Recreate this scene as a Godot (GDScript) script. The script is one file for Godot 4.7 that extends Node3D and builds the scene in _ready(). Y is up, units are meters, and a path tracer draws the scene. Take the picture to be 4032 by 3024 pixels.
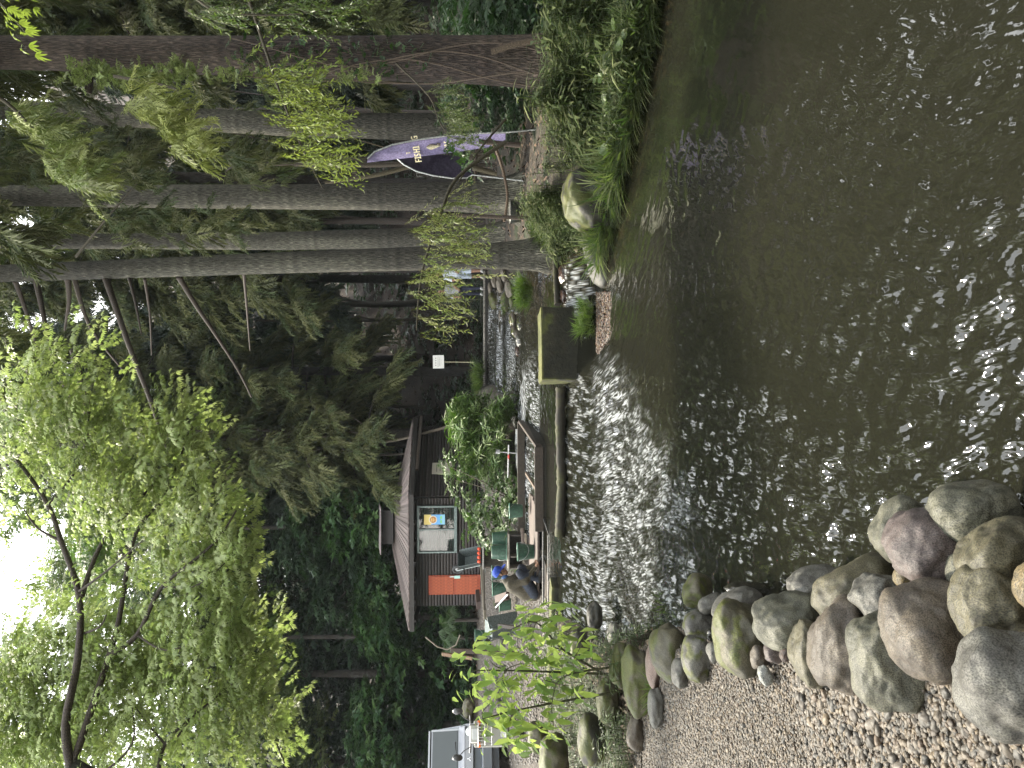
extends Node3D
# A stream beside a small log hut under tall cedars. The phone was held upright, so the picture lies on its side.

const FOCAL := 3000.0          # focal length in pixels of the 4032 x 3024 photograph
const PITCH := 0.0553          # the lens points this far below the horizon
var eye := Vector3(0, 1.5, 0)
var rng := RandomNumberGenerator.new()
var taken := {}
var mats := {}
var noise := FastNoiseLite.new()
var noise_b := FastNoiseLite.new()
var ico := {}

# ------------------------------------------------------------------ mesh collector
class Shape:
	var v := PackedVector3Array()
	var n := PackedVector3Array()
	var c := PackedColorArray()
	var t := PackedVector2Array()
	var i := PackedInt32Array()
	var col := Color(1, 1, 1)
	func vert(p: Vector3, nn: Vector3, uv := Vector2.ZERO) -> int:
		v.append(p); n.append(nn); c.append(col); t.append(uv)
		return v.size() - 1
	func tri(a: int, b: int, d: int) -> void:      # counter-clockwise seen from outside
		i.append(a); i.append(d); i.append(b)
	func quad(a: int, b: int, d: int, e: int) -> void:
		tri(a, b, d); tri(a, d, e)
	func box(at: Vector3, size: Vector3, bas := Basis.IDENTITY, bev := 0.006) -> void:
		var h := size * 0.5
		bev = minf(bev, minf(h.x, minf(h.y, h.z)) * 0.6)
		var ids := {}
		for ax in 3:
			for s in [-1, 1]:
				var nn := Vector3.ZERO
				nn[ax] = s
				for s1 in [-1, 1]:
					for s2 in [-1, 1]:
						var q := Vector3.ZERO
						q[ax] = s * h[ax]
						var a1 := (ax + 1) % 3
						var a2 := (ax + 2) % 3
						q[a1] = s1 * (h[a1] - bev)
						q[a2] = s2 * (h[a2] - bev)
						var key := [ax, 0, 0, 0]
						key[ax + 1] = s
						key[a1 + 1] = s1
						key[a2 + 1] = s2
						ids[key] = vert(at + bas * q, bas * nn, Vector2(q[a1], q[a2]))
		for ax in 3:
			var a1 := (ax + 1) % 3
			var a2 := (ax + 2) % 3
			for s in [-1, 1]:
				var k := []
				for pr in [[-1, -1], [1, -1], [1, 1], [-1, 1]]:
					var key := [ax, 0, 0, 0]
					key[ax + 1] = s
					key[a1 + 1] = pr[0]
					key[a2 + 1] = pr[1]
					k.append(ids[key])
				if s > 0: quad(k[0], k[1], k[2], k[3])
				else: quad(k[0], k[3], k[2], k[1])
			for s1 in [-1, 1]:                      # the edges along axis ax
				for s2 in [-1, 1]:
					var k := []
					for pr in [[a1, -1], [a1, 1], [a2, 1], [a2, -1]]:
						var key := [pr[0], 0, 0, 0]
						key[a1 + 1] = s1
						key[a2 + 1] = s2
						key[ax + 1] = pr[1]
						k.append(ids[key])
					if s1 * s2 > 0: quad(k[0], k[3], k[2], k[1])
					else: quad(k[0], k[1], k[2], k[3])
		for sx in [-1, 1]:
			for sy in [-1, 1]:
				for sz in [-1, 1]:
					var k := [ids[[0, sx, sy, sz]], ids[[1, sx, sy, sz]], ids[[2, sx, sy, sz]]]
					if sx * sy * sz > 0: tri(k[0], k[1], k[2])
					else: tri(k[0], k[2], k[1])
	func bar(a: Vector3, b: Vector3, w: float, h: float, bev := 0.005, up := Vector3.UP) -> void:
		var z := (b - a).normalized()
		var x := up.cross(z)
		if x.length() < 0.01: x = Vector3.RIGHT
		x = x.normalized()
		box((a + b) * 0.5, Vector3(w, h, a.distance_to(b)), Basis(x, z.cross(x), z), bev)
	func tube(path: Array, radii: Array, seg := 8, capped := true, vscale := 1.0) -> void:
		var dir: Vector3 = (path[1] - path[0]).normalized()
		var side := dir.cross(Vector3(0.31, 0.27, 0.91)).normalized()
		var along := 0.0
		var first := v.size()
		var m := path.size()
		for k in m:
			var d2: Vector3
			if k == 0: d2 = (path[1] - path[0]).normalized()
			elif k == m - 1: d2 = (path[k] - path[k - 1]).normalized()
			else: d2 = (path[k + 1] - path[k - 1]).normalized()
			side = (side - d2 * side.dot(d2)).normalized()
			var up := d2.cross(side)
			if k > 0: along += path[k].distance_to(path[k - 1])
			for s in seg + 1:
				var a := TAU * s / seg
				var nn := side * cos(a) + up * sin(a)
				vert(path[k] + nn * radii[k], nn, Vector2(float(s) / seg, along * vscale))
		for k in m - 1:
			for s in seg:
				var a := first + k * (seg + 1) + s
				quad(a, a + 1, a + seg + 2, a + seg + 1)
		if capped:
			for e in [0, m - 1]:
				var d3: Vector3 = (path[0] - path[1]).normalized() if e == 0 else (path[m - 1] - path[m - 2]).normalized()
				var mid := vert(path[e], d3)
				var ring := []
				for s in seg:
					ring.append(vert(v[first + e * (seg + 1) + s], d3))
				for s in seg:
					if e == 0: tri(mid, ring[(s + 1) % seg], ring[s])
					else: tri(mid, ring[s], ring[(s + 1) % seg])
	func lathe(profile: Array, seg := 24, at := Vector3.ZERO, bas := Basis.IDENTITY) -> void:
		var first := v.size()
		var m := profile.size()
		for k in m:
			var a: Vector2 = profile[maxi(k - 1, 0)]
			var b: Vector2 = profile[mini(k + 1, m - 1)]
			var dd := (b - a).normalized()
			for s in seg + 1:
				var ang := TAU * s / seg
				var rad := Vector3(cos(ang), 0, -sin(ang))
				vert(at + bas * (rad * profile[k].x + Vector3.UP * profile[k].y), bas * (rad * dd.y - Vector3.UP * dd.x), Vector2(float(s) / seg, float(k) / m))
		for k in m - 1:
			for s in seg:
				var a := first + k * (seg + 1) + s
				quad(a, a + 1, a + seg + 2, a + seg + 1)
	func leaf(base: Vector3, dir: Vector3, up: Vector3, l: float, w: float, droop := 0.25) -> void:
		var sd := dir.cross(up).normalized()
		var nn := sd.cross(dir).normalized()
		var p1 := base + dir * l * 0.35 - nn * l * droop * 0.12
		var p2 := base + dir * l * 0.7 - nn * l * droop * 0.5
		var a := vert(base, nn)
		var b := vert(p1 + sd * w * 0.5 + nn * w * 0.08, (nn - sd * 0.3).normalized())
		var d := vert(p1 - sd * w * 0.5 + nn * w * 0.08, (nn + sd * 0.3).normalized())
		var e := vert(p2 + sd * w * 0.36, (nn - sd * 0.3).normalized())
		var f := vert(p2 - sd * w * 0.36, (nn + sd * 0.3).normalized())
		var g := vert(base + dir * l - nn * l * droop, nn)
		tri(a, b, d); quad(b, e, f, d); tri(e, g, f)
	func smooth_from(first := 0, tri_first := 0) -> void:
		for k in range(first, n.size()): n[k] = Vector3.ZERO
		for k in range(tri_first, i.size(), 3):
			var a := i[k]
			var b := i[k + 1]
			var d := i[k + 2]
			var nn := (v[d] - v[a]).cross(v[b] - v[a])
			n[a] += nn; n[b] += nn; n[d] += nn
		for k in range(first, n.size()): n[k] = n[k].normalized()
	func mesh() -> ArrayMesh:
		var arr := []
		arr.resize(Mesh.ARRAY_MAX)
		arr[Mesh.ARRAY_VERTEX] = v
		arr[Mesh.ARRAY_NORMAL] = n
		arr[Mesh.ARRAY_COLOR] = c
		arr[Mesh.ARRAY_TEX_UV] = t
		arr[Mesh.ARRAY_INDEX] = i
		var m := ArrayMesh.new()
		m.add_surface_from_arrays(Mesh.PRIMITIVE_TRIANGLES, arr)
		return m

# ------------------------------------------------------------------ where things stand
func ray(px: float, py: float) -> Vector3:
	return Vector3(0, -sin(PITCH), -cos(PITCH)) + (px - 2016.0) / FOCAL * Vector3(0, -cos(PITCH), sin(PITCH)) + (1512.0 - py) / FOCAL * Vector3.RIGHT
func at(px: float, py: float, d: float) -> Vector3:          # a point d metres ahead
	return eye + ray(px, py) * d
func on(px: float, py: float, h: float) -> Vector3:          # a point at height h
	var r := ray(px, py)
	return eye + r * ((h - eye.y) / r.y)

func steps(tab: Array, x: float) -> float:
	if x <= tab[0][0]: return tab[0][1]
	for k in range(1, tab.size()):
		if x <= tab[k][0]:
			return lerpf(tab[k - 1][1], tab[k][1], (x - tab[k - 1][0]) / (tab[k][0] - tab[k - 1][0]))
	return tab[-1][1]

# ------------------------------------------------------------------ names, labels, nodes
func numbered(called: String) -> String:
	var k: int = taken.get(called, 0)
	taken[called] = k + 1
	return called if k == 0 else "%s_%03d" % [called, k]
func describe(o: Node, label: String, category: String, group := "", kind := "") -> Node:
	if label: o.set_meta("label", label)
	if category: o.set_meta("category", category)
	if group: o.set_meta("group", group)
	if kind: o.set_meta("kind", kind)
	return o
func thing(called: String, label: String, category: String, where := Vector3.ZERO, turn := 0.0, group := "") -> Node3D:
	var o := Node3D.new()
	o.name = numbered(called)
	add_child(o)
	o.position = where
	o.rotation.y = turn
	describe(o, label, category, group)
	return o
func part(called: String, s: Variant, m: Material, parent: Node = self) -> MeshInstance3D:
	var o := MeshInstance3D.new()
	o.mesh = s.mesh() if s is Shape else s
	if o.mesh.surface_get_material(0) == null: o.mesh.surface_set_material(0, m)
	else: o.set_surface_override_material(0, m)
	o.name = numbered(called) if parent == self else called
	parent.add_child(o, true)
	return o
func structure(called: String, s: Shape, m: Material) -> MeshInstance3D:
	var o := part(called, s, m)
	o.set_meta("kind", "structure")
	return o
func scatter(called: String, m: Mesh, material: Material, list: Array, colors: Array, parent: Node = self) -> MultiMeshInstance3D:
	var mm := MultiMesh.new()
	mm.transform_format = MultiMesh.TRANSFORM_3D
	mm.use_colors = true
	mm.mesh = m
	mm.instance_count = list.size()
	var b := PackedFloat32Array()
	b.resize(list.size() * 16)
	var k := 0
	for q in list.size():
		var x: Transform3D = list[q]
		var cc: Color = colors[q % colors.size()]
		b[k] = x.basis.x.x; b[k + 1] = x.basis.y.x; b[k + 2] = x.basis.z.x; b[k + 3] = x.origin.x
		b[k + 4] = x.basis.x.y; b[k + 5] = x.basis.y.y; b[k + 6] = x.basis.z.y; b[k + 7] = x.origin.y
		b[k + 8] = x.basis.x.z; b[k + 9] = x.basis.y.z; b[k + 10] = x.basis.z.z; b[k + 11] = x.origin.z
		b[k + 12] = cc.r; b[k + 13] = cc.g; b[k + 14] = cc.b; b[k + 15] = 1.0
		k += 16
	mm.buffer = b
	var o := MultiMeshInstance3D.new()
	o.multimesh = mm
	o.material_override = material
	o.name = numbered(called) if parent == self else called
	o.set_meta("kind", "stuff")
	parent.add_child(o, true)
	return o
func rot(yaw: float, pitch := 0.0, roll := 0.0) -> Basis:
	return Basis.from_euler(Vector3(pitch, yaw, roll))
func r(a: float, b: float) -> float:
	return rng.randf_range(a, b)
func rdir() -> Vector3:
	return Vector3(rng.randfn(), rng.randfn(), rng.randfn()).normalized()

# ------------------------------------------------------------------ materials
func noise_tex(freq: float, oct: int, dark: Color, light: Color, size := 512, kind := FastNoiseLite.TYPE_SIMPLEX_SMOOTH, seed_no := 1, lo := 0.25, hi := 0.75) -> NoiseTexture2D:
	var f := FastNoiseLite.new()
	f.noise_type = kind
	f.frequency = freq
	f.fractal_octaves = oct
	f.seed = seed_no
	var g := Gradient.new()
	g.offsets = PackedFloat32Array([lo, hi])
	g.colors = PackedColorArray([dark, light])
	var t := NoiseTexture2D.new()
	t.width = size
	t.height = size
	t.seamless = true
	t.noise = f
	t.color_ramp = g
	return t
func grey(x: float) -> Color:
	return Color(x, x, x).linear_to_srgb()
func lin(a: float, b: float, d: float) -> Color:
	return Color(a, b, d).linear_to_srgb()
func paint(called: String, col: Color, rough := 0.8, tex: Texture2D = null, scale := Vector3.ONE, tri := true, bump: Texture2D = null, bump_cm := 0.5) -> StandardMaterial3D:
	var m := StandardMaterial3D.new()
	m.resource_name = called
	m.albedo_color = col
	m.roughness = rough
	m.vertex_color_use_as_albedo = true
	if tex: m.albedo_texture = tex
	if tri and (tex or bump):
		m.uv1_triplanar = true
	m.uv1_scale = scale
	if bump:
		m.heightmap_enabled = true
		m.heightmap_texture = bump
		m.heightmap_scale = bump_cm
	mats[called] = m
	return m
func leafy(called: String, back: Color, rough := 0.45) -> StandardMaterial3D:
	var m := paint(called, Color.WHITE, rough)
	m.backlight_enabled = true
	m.backlight = back
	m.cull_mode = BaseMaterial3D.CULL_DISABLED
	return m
func make_materials() -> void:
	var speck := noise_tex(0.1, 5, grey(0.2), grey(1.0), 1024, FastNoiseLite.TYPE_SIMPLEX_SMOOTH, 3, 0.36, 0.56)
	var soft := noise_tex(0.012, 5, grey(0.5), grey(1.0), 512, FastNoiseLite.TYPE_SIMPLEX_SMOOTH, 5)
	var lump := noise_tex(0.02, 5, Color.BLACK, Color.WHITE, 512, FastNoiseLite.TYPE_SIMPLEX_SMOOTH, 8, 0.1, 0.9)
	var grain := noise_tex(0.05, 4, Color.BLACK, Color.WHITE, 512, FastNoiseLite.TYPE_PERLIN, 9, 0.1, 0.9)
	var wood := noise_tex(0.02, 4, grey(0.45), grey(1.0), 512, FastNoiseLite.TYPE_PERLIN, 11)
	var bark := noise_tex(0.03, 5, grey(0.28), grey(1.0), 512, FastNoiseLite.TYPE_PERLIN, 13, 0.3, 0.68)
	var ridge := noise_tex(0.03, 5, Color.BLACK, Color.WHITE, 512, FastNoiseLite.TYPE_PERLIN, 13, 0.3, 0.68)
	paint("stone", Color.WHITE, 0.65, speck, Vector3.ONE * 1.6, true, grain, 0.35)
	paint("wet_stone", Color.WHITE, 0.22, speck, Vector3.ONE * 1.6, true, grain, 0.4)
	paint("pebble", Color.WHITE, 0.6, soft, Vector3.ONE * 9.0)
	paint("earth", Color.WHITE, 0.95, noise_tex(0.02, 6, grey(0.4), grey(1.0), 512, FastNoiseLite.TYPE_SIMPLEX_SMOOTH, 15), Vector3.ONE * 0.9, true, grain, 2.0)
	mats.earth.uv1_world_triplanar = true
	paint("bark", Color.WHITE, 0.9, bark, Vector3(7, 0.55, 1), false, ridge, 3.5)
	paint("twig", Color.WHITE, 0.9, bark, Vector3(2, 3, 1), false)
	paint("wood", Color.WHITE, 0.75, wood, Vector3(9, 1.2, 1.0) , true, wood, 0.3)
	paint("plank", Color.WHITE, 0.6, wood, Vector3(1.5, 8, 9), true, wood, 0.3)
	paint("concrete", Color.WHITE, 0.85, noise_tex(0.015, 6, grey(0.55), grey(1.0), 512, FastNoiseLite.TYPE_SIMPLEX_SMOOTH, 17), Vector3.ONE * 1.1, true, grain, 0.6)
	paint("plain", Color.WHITE, 0.55)
	paint("cloth", Color.WHITE, 0.85, soft, Vector3.ONE * 4.0)
	paint("plastic", Color.WHITE, 0.35, soft, Vector3.ONE * 3.0)
	paint("metal", Color.WHITE, 0.4, soft, Vector3.ONE * 4.0)
	mats.metal.metallic = 0.75
	paint("rubber", Color.WHITE, 0.7)
	paint("enamel", Color.WHITE, 0.25)
	mats.enamel.clearcoat_enabled = true
	mats.enamel.clearcoat_roughness = 0.08
	var thin := paint("cloth_thin", Color.WHITE, 0.7, soft, Vector3.ONE * 3.0)
	thin.backlight_enabled = true
	thin.backlight = lin(0.5, 0.5, 0.5)
	paint("gloss_black", Color.WHITE, 0.04)
	mats.gloss_black.metallic_specular = 0.4
	var glass := paint("glass", Color(0.1, 0.13, 0.12, 0.2), 0.03)
	glass.transparency = BaseMaterial3D.TRANSPARENCY_ALPHA
	glass.vertex_color_use_as_albedo = false
	leafy("bright_leaf", lin(0.95, 1.0, 0.7), 0.45)
	leafy("green_leaf", lin(0.55, 0.75, 0.3), 0.4)
	leafy("needle", lin(0.4, 0.5, 0.25), 0.6)
	leafy("grass", lin(0.5, 0.7, 0.25), 0.45)
	var water := paint("water", Color.WHITE, 0.035)
	water.metallic_specular = 0.5

# ------------------------------------------------------------------ the lie of the land; D is the distance ahead of the photographer
const LEFT_EDGE := [[-6, -0.1], [0, -0.15], [2.5, -0.35], [3.6, -0.85], [4.8, -1.25], [6.5, -1.85], [8.5, -2.75], [10, -3.2], [13, -3.3], [14, -3.0], [15, -2.95], [16.9, -2.95], [17.6, -1.3], [20, -0.6], [24, 0.1], [27, 0.2], [34, 0.6], [60, 2]]
const RIGHT_EDGE := [[-6, 9], [4, 7.5], [6, 5.2], [7.4, 3.75], [8.8, 2.75], [9.7, 2.3], [10.4, 1.75], [11.2, 1.7], [14, 2.0], [20, 2.5], [24, 2.7], [27, 3.2], [34, 3.6], [60, 5]]
const LEFT_BANK := [[-6, 0.0], [6.3, 0.0], [8, 0.04], [13, 0.1], [16, 0.15], [17.5, 0.32], [20, 0.62], [26, 1.12], [31, 1.3]]
const RIGHT_BANK := [[-6, 0.1], [8, 0.15], [11, 0.25], [14, 0.36], [18, 0.6], [22, 0.82], [27, 0.95], [31, 1.25]]
const LEVEL := [[-6, -0.35], [9.3, -0.35], [10.4, -0.16], [11.45, 0.06], [11.6, 0.1], [15.4, 0.1], [16.4, 0.22], [18, 0.34], [19, 0.36], [20.5, 0.5], [22.6, 0.53], [23.2, 0.68], [25, 0.7], [26, 0.85], [60, 3.0]]

func level(x: float, d: float) -> float:
	var l := steps(LEVEL, d)
	if d < 11.5 and d > 9.2 and x > 0.1:                  # right of the block the pool reaches up to a small fall
		var pool := -0.35 + smoothstep(10.5, 11.35, d) * 0.4
		l = lerpf(l, pool, smoothstep(0.1, 0.7, x))
	return l
func hill(x: float, d: float) -> float:
	var slope := lerpf(0.3, 0.62, smoothstep(-14.0, 2.0, x))
	var start := 31.0 + 2.0 * sin(x * 0.3)
	var far := maxf(0.0, d - start)
	return far * slope + smoothstep(6.0, 20.0, x) * maxf(0.0, x - 7.0) * 0.35 + smoothstep(-9.0, -30.0, x) * (-x - 9.0) * 0.18
func ground(x: float, d: float) -> float:
	var bed := level(x, d) - 0.45
	var le := steps(LEFT_EDGE, d)
	var ri := steps(RIGHT_EDGE, d)
	var bumps := noise.get_noise_2d(x * 9.0, d * 9.0) * 0.05
	var y: float
	if x < (le + ri) * 0.5:
		y = lerpf(bed, steps(LEFT_BANK, d), smoothstep(le + 0.05, le - (0.5 if d < 7 else 0.35), x))
		if d < 6.5: bumps *= 0.25
	else:
		y = lerpf(bed, steps(RIGHT_BANK, d), smoothstep(ri - 0.05, ri + 0.9, x))
	y += 0.3 * smoothstep(-5.0, -6.4, x) * smoothstep(12.6, 13.8, d) * (1.0 - smoothstep(17.0, 22.0, d))   # the raised parking edge
	return y + hill(x, d) + bumps * (1.0 + hill(x, d))

func build_ground() -> void:
	var s := Shape.new()
	var ds := []
	var d := -7.0
	while d < 95.0:
		ds.append(d)
		d += 0.16 if d < 28.0 else 0.16 + (d - 28.0) * 0.05
	var xs := []
	var x := 0.0
	while x < 75.0:
		xs.append(x)
		if x > 0.0: xs.push_front(-x)
		x += 0.14 if x < 6.0 else 0.14 + (x - 6.0) * 0.06
	var w := xs.size()
	for dd in ds:
		for xx in xs:
			var y := ground(xx, dd)
			var q := noise_b.get_noise_2d(xx * 22.0, dd * 22.0)
			var litter := Color(0.03, 0.02, 0.014).lerp(Color(0.06, 0.042, 0.03), 0.5 + 0.5 * q)
			var grit := Color(0.085, 0.07, 0.055).lerp(Color(0.16, 0.137, 0.113), 0.5 + 0.5 * q)
			var soil := Color(0.035, 0.028, 0.019).lerp(Color(0.085, 0.066, 0.046), 0.5 + 0.5 * q)
			var green := Color(0.03, 0.05, 0.015)
			var col := soil
			if xx < steps(LEFT_EDGE, dd):
				col = grit if dd < 6.4 + 0.5 * q else soil
				if dd > 13.0 and dd < 29.0: col = grit.lerp(soil, smoothstep(-0.1, 0.5, q) * 0.5)
			elif xx > steps(RIGHT_EDGE, dd):
				col = soil.lerp(green, smoothstep(0.1, 0.4, q))
			col = col.lerp(litter, smoothstep(27.0, 31.0, dd + 2.0 * q))
			s.col = col
			s.vert(Vector3(xx, y, -dd), Vector3.UP)
	for k in ds.size() - 1:
		for m in w - 1:
			var a := k * w + m
			s.quad(a, a + 1, a + w + 1, a + w)
	s.smooth_from()
	structure("ground", s, mats.earth)

# how broken the water is: strong below the weir and along the stones, faint under the far bank
func turbulence(x: float, d: float) -> float:
	var flow := exp(-pow((x - lerpf(-0.3, -2.0, smoothstep(2.0, 10.0, d))) / lerpf(1.5, 2.2, smoothstep(2.0, 9.0, d)), 2.0))
	var t := flow * (0.45 + 0.55 * smoothstep(1.0, 9.0, d))
	if d > 9.0 and d < 11.5 and x < 0.0: t = maxf(t, 0.9)
	if d > 11.6: t = 0.12 + 0.8 * smoothstep(15.0, 16.2, d) * (1.0 - smoothstep(2.0, 3.0, x))
	return clampf(t, 0.04, 1.0)

func build_water() -> void:
	var s := Shape.new()
	var fine := FastNoiseLite.new()
	fine.noise_type = FastNoiseLite.TYPE_SIMPLEX_SMOOTH
	fine.frequency = 1.0
	fine.fractal_octaves = 1
	fine.seed = 21
	var ds := []
	var d := 1.3
	while d < 31.0:
		ds.append(d)
		d *= 1.0068
	var cols := 430
	for dd in ds:
		var le := steps(LEFT_EDGE, dd) - 0.35
		var ri := minf(steps(RIGHT_EDGE, dd) + 0.25, maxf(dd * 0.56, 1.6) + 0.3)
		var pool: bool = dd < 11.5
		for k in cols:
			var x: float = lerpf(le, ri, float(k) / (cols - 1))
			var t := turbulence(x, dd)
			var warp := noise_b.get_noise_2d(x * 16.0, dd * 16.0)
			var patch := fine.get_noise_2d(x * 1.3 + dd * 0.35 + warp * 0.9, dd * 0.75 - x * 0.3 + warp * 0.9)
			if dd < 9.5: t *= lerpf(0.4, 1.3, smoothstep(-0.5, 0.15, patch))
			t = minf(t, 1.0)
			var y := level(x, dd)
			# stretch the pattern along the current, which runs towards the photographer
			var big := noise.get_noise_2d(x * 40.0 + 7.0, dd * 26.0)
			var g1 := fine.get_noise_2d(x * 6.5 + big * 0.6, dd * 5.0)
			var g2 := 1.0 - absf(fine.get_noise_2d(x * 15.0 + 31.0 + g1, dd * 13.0 + big)) * 2.0
			var g3 := fine.get_noise_2d(x * 30.0 + 11.0, dd * 34.0 + g1 * 2.0)
			var g4 := fine.get_noise_2d(x * 24.0 - dd * 9.0 + g1, dd * 70.0 + x * 16.0 + warp * 6.0)
			var fade := 1.0 / (1.0 + maxf(0.0, dd - 6.0) * 0.1)
			y += t * (0.022 * g1 + 0.011 * g2 + 0.0046 * g3 * fade + 0.0034 * g4 * fade + 0.03 * big)
			var calm := fine.get_noise_2d(x * 2.3 + 50.0, dd * 1.7)
			y += (1.0 - t) * (0.005 * calm + 0.0022 * g1 + 0.0007 * g3 * fade + 0.0003 * g4 * fade)
			var foam := 0.0
			var drop := smoothstep(9.0, 9.7, dd) * (1.0 - smoothstep(11.2, 11.5, dd))
			if pool and x < 0.5:
				var streak := fine.get_noise_2d(x * 7.0 + warp * 1.5, dd * 1.6 + 80.0)
				var band := smoothstep(5.2, 8.2, dd) * (1.0 - smoothstep(9.8, 10.6, dd)) * smoothstep(0.5, -0.1, x + 0.35 * (9.5 - dd))
				foam = band * (0.1 + 0.65 * smoothstep(-0.4, 0.7, streak + 0.7 * patch))
				foam = maxf(foam, 0.5 * drop * smoothstep(0.15, 0.6, streak + 0.5 * big) * smoothstep(0.3, 0.0, x))
			elif pool:
				foam = smoothstep(10.5, 10.9, dd) * smoothstep(0.9, 1.1, x) * smoothstep(1.95, 1.6, x) * smoothstep(-0.4, 0.4, g1 + big)
			else:
				for st in [[15.3, 18.2, 0.9], [18.9, 20.8, 0.8], [22.5, 23.6, 0.9], [24.8, 26.2, 1.0]]:
					foam = maxf(foam, st[2] * smoothstep(st[0] - 0.4, st[0] + 0.3, dd) * (1.0 - smoothstep(st[1] - 0.2, st[1] + 0.2, dd)) * smoothstep(-0.45, 0.35, big + 0.7 * g1))
				if dd < 18.3: foam *= smoothstep(0.9, -0.2, x)
			foam *= 0.06 + 0.94 * smoothstep(-0.05, 0.6, g3 + r(-0.5, 0.5))      # bubbles leave dark gaps
			y += t * r(-0.003, 0.003) * clampf(dd * 0.25, 0.4, 2.0)
			# deep water; over the shallows by the far bank the brown bed shows in ragged patches (in whole steps, as vertex colours are stored)
			var shallow := smoothstep(1.3, 0.2, steps(RIGHT_EDGE, dd) - x) * smoothstep(-0.4, 0.4, g1)
			var murk := Color(3.0 / 255, 3.0 / 255, 2.0 / 255) if shallow * 0.6 < rng.randf() else Color(8.0 / 255, 6.0 / 255, 3.0 / 255)
			s.col = murk.lerp(Color(0.5, 0.52, 0.53), clampf(foam, 0.0, 0.8))
			s.vert(Vector3(x, y, -dd), Vector3.UP)
	for k in ds.size() - 1:
		for m in cols - 1:
			var a: int = k * cols + m
			s.quad(a, a + 1, a + cols + 1, a + cols)
	s.smooth_from()
	structure("stream_water", s, mats.water)

# ------------------------------------------------------------------ stones
func make_ico() -> void:
	var p := (1.0 + sqrt(5.0)) / 2.0
	var vs := []
	for q in [[-1, p, 0], [1, p, 0], [-1, -p, 0], [1, -p, 0], [0, -1, p], [0, 1, p], [0, -1, -p], [0, 1, -p], [p, 0, -1], [p, 0, 1], [-p, 0, -1], [-p, 0, 1]]:
		vs.append(Vector3(q[0], q[1], q[2]).normalized())
	var fs := [[0, 11, 5], [0, 5, 1], [0, 1, 7], [0, 7, 10], [0, 10, 11], [1, 5, 9], [5, 11, 4], [11, 10, 2], [10, 7, 6], [7, 1, 8], [3, 9, 4], [3, 4, 2], [3, 2, 6], [3, 6, 8], [3, 8, 9], [4, 9, 5], [2, 4, 11], [6, 2, 10], [8, 6, 7], [9, 8, 1]]
	for lev in 5:
		ico[lev] = [vs.duplicate(), fs]
		var mid := {}
		var nf := []
		for f in fs:
			var m := []
			for e in 3:
				var a: int = mini(f[e], f[(e + 1) % 3])
				var b: int = maxi(f[e], f[(e + 1) % 3])
				var key := a * 100000 + b
				if not mid.has(key):
					mid[key] = vs.size()
					vs.append(((vs[a] + vs[b]) * 0.5).normalized())
				m.append(mid[key])
			nf.append([f[0], m[0], m[2]]); nf.append([f[1], m[1], m[0]]); nf.append([f[2], m[2], m[1]]); nf.append(m)
		fs = nf
func rock(half: Vector3, lev: int, base: Color, second: Color, moss := 0.0, blocky := 2.6, rough := 0.12, bas := Basis.IDENTITY) -> Shape:
	var s := Shape.new()
	var off := Vector3(r(-50, 50), r(-50, 50), r(-50, 50))
	var flats := []
	for k in 3: flats.append([rdir(), r(0.72, 0.9)])
	for q in ico[lev][0]:
		var dir: Vector3 = q
		var rad := pow(pow(absf(dir.x), blocky) + pow(absf(dir.y), blocky) + pow(absf(dir.z), blocky), -1.0 / blocky)
		for f in flats:
			var c: float = dir.dot(f[0])
			if c > 0.1: rad = minf(rad, lerpf(rad, f[1] / c, 0.75))
		var p := dir * 38.0 + off
		rad *= 1.0 + rough * noise.get_noise_3dv(p) + rough * 0.1 * noise.get_noise_3dv(p * 4.0)
		var tone := noise_b.get_noise_3dv(dir * 45.0 + off * 2.0)
		var col := base.lerp(second, smoothstep(-0.25, 0.35, tone))
		if moss > 0.15:
			var mo: float = noise.get_noise_3dv(dir * 70.0 - off) + (bas * dir).y * 0.35 - (bas * dir).x * 0.1
			col = col.lerp(Color(0.06, 0.075, 0.012).lerp(Color(0.11, 0.115, 0.02), 0.5 + tone), smoothstep(0.42 - moss * 0.7, 0.62 - moss * 0.7, mo))
		s.col = col
		s.vert(bas * (dir * rad * half), dir)
	for f in ico[lev][1]: s.tri(f[0], f[1], f[2])
	s.smooth_from()
	return s
const STONE := {
	"granite": [Color(0.138, 0.134, 0.095), Color(0.083, 0.083, 0.062)], "olive": [Color(0.114, 0.102, 0.060), Color(0.072, 0.066, 0.040)], "pink": [Color(0.13, 0.103, 0.095), Color(0.085, 0.068, 0.064)],
	"brown": [Color(0.122, 0.1, 0.074), Color(0.088, 0.073, 0.057)], "grey": [Color(0.138, 0.134, 0.116), Color(0.083, 0.079, 0.069)], "dark": [Color(0.034, 0.032, 0.025), Color(0.058, 0.053, 0.039)],
	"pale": [Color(0.289, 0.296, 0.275), Color(0.227, 0.232, 0.211)], "rust": [Color(0.069, 0.039, 0.025), Color(0.038, 0.025, 0.021)], "tan": [Color(0.206, 0.176, 0.134), Color(0.138, 0.116, 0.088)],
	"ochre": [Color(0.186, 0.141, 0.070), Color(0.124, 0.099, 0.056)], "rose": [Color(0.248, 0.176, 0.141), Color(0.193, 0.141, 0.116)],
}
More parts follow.
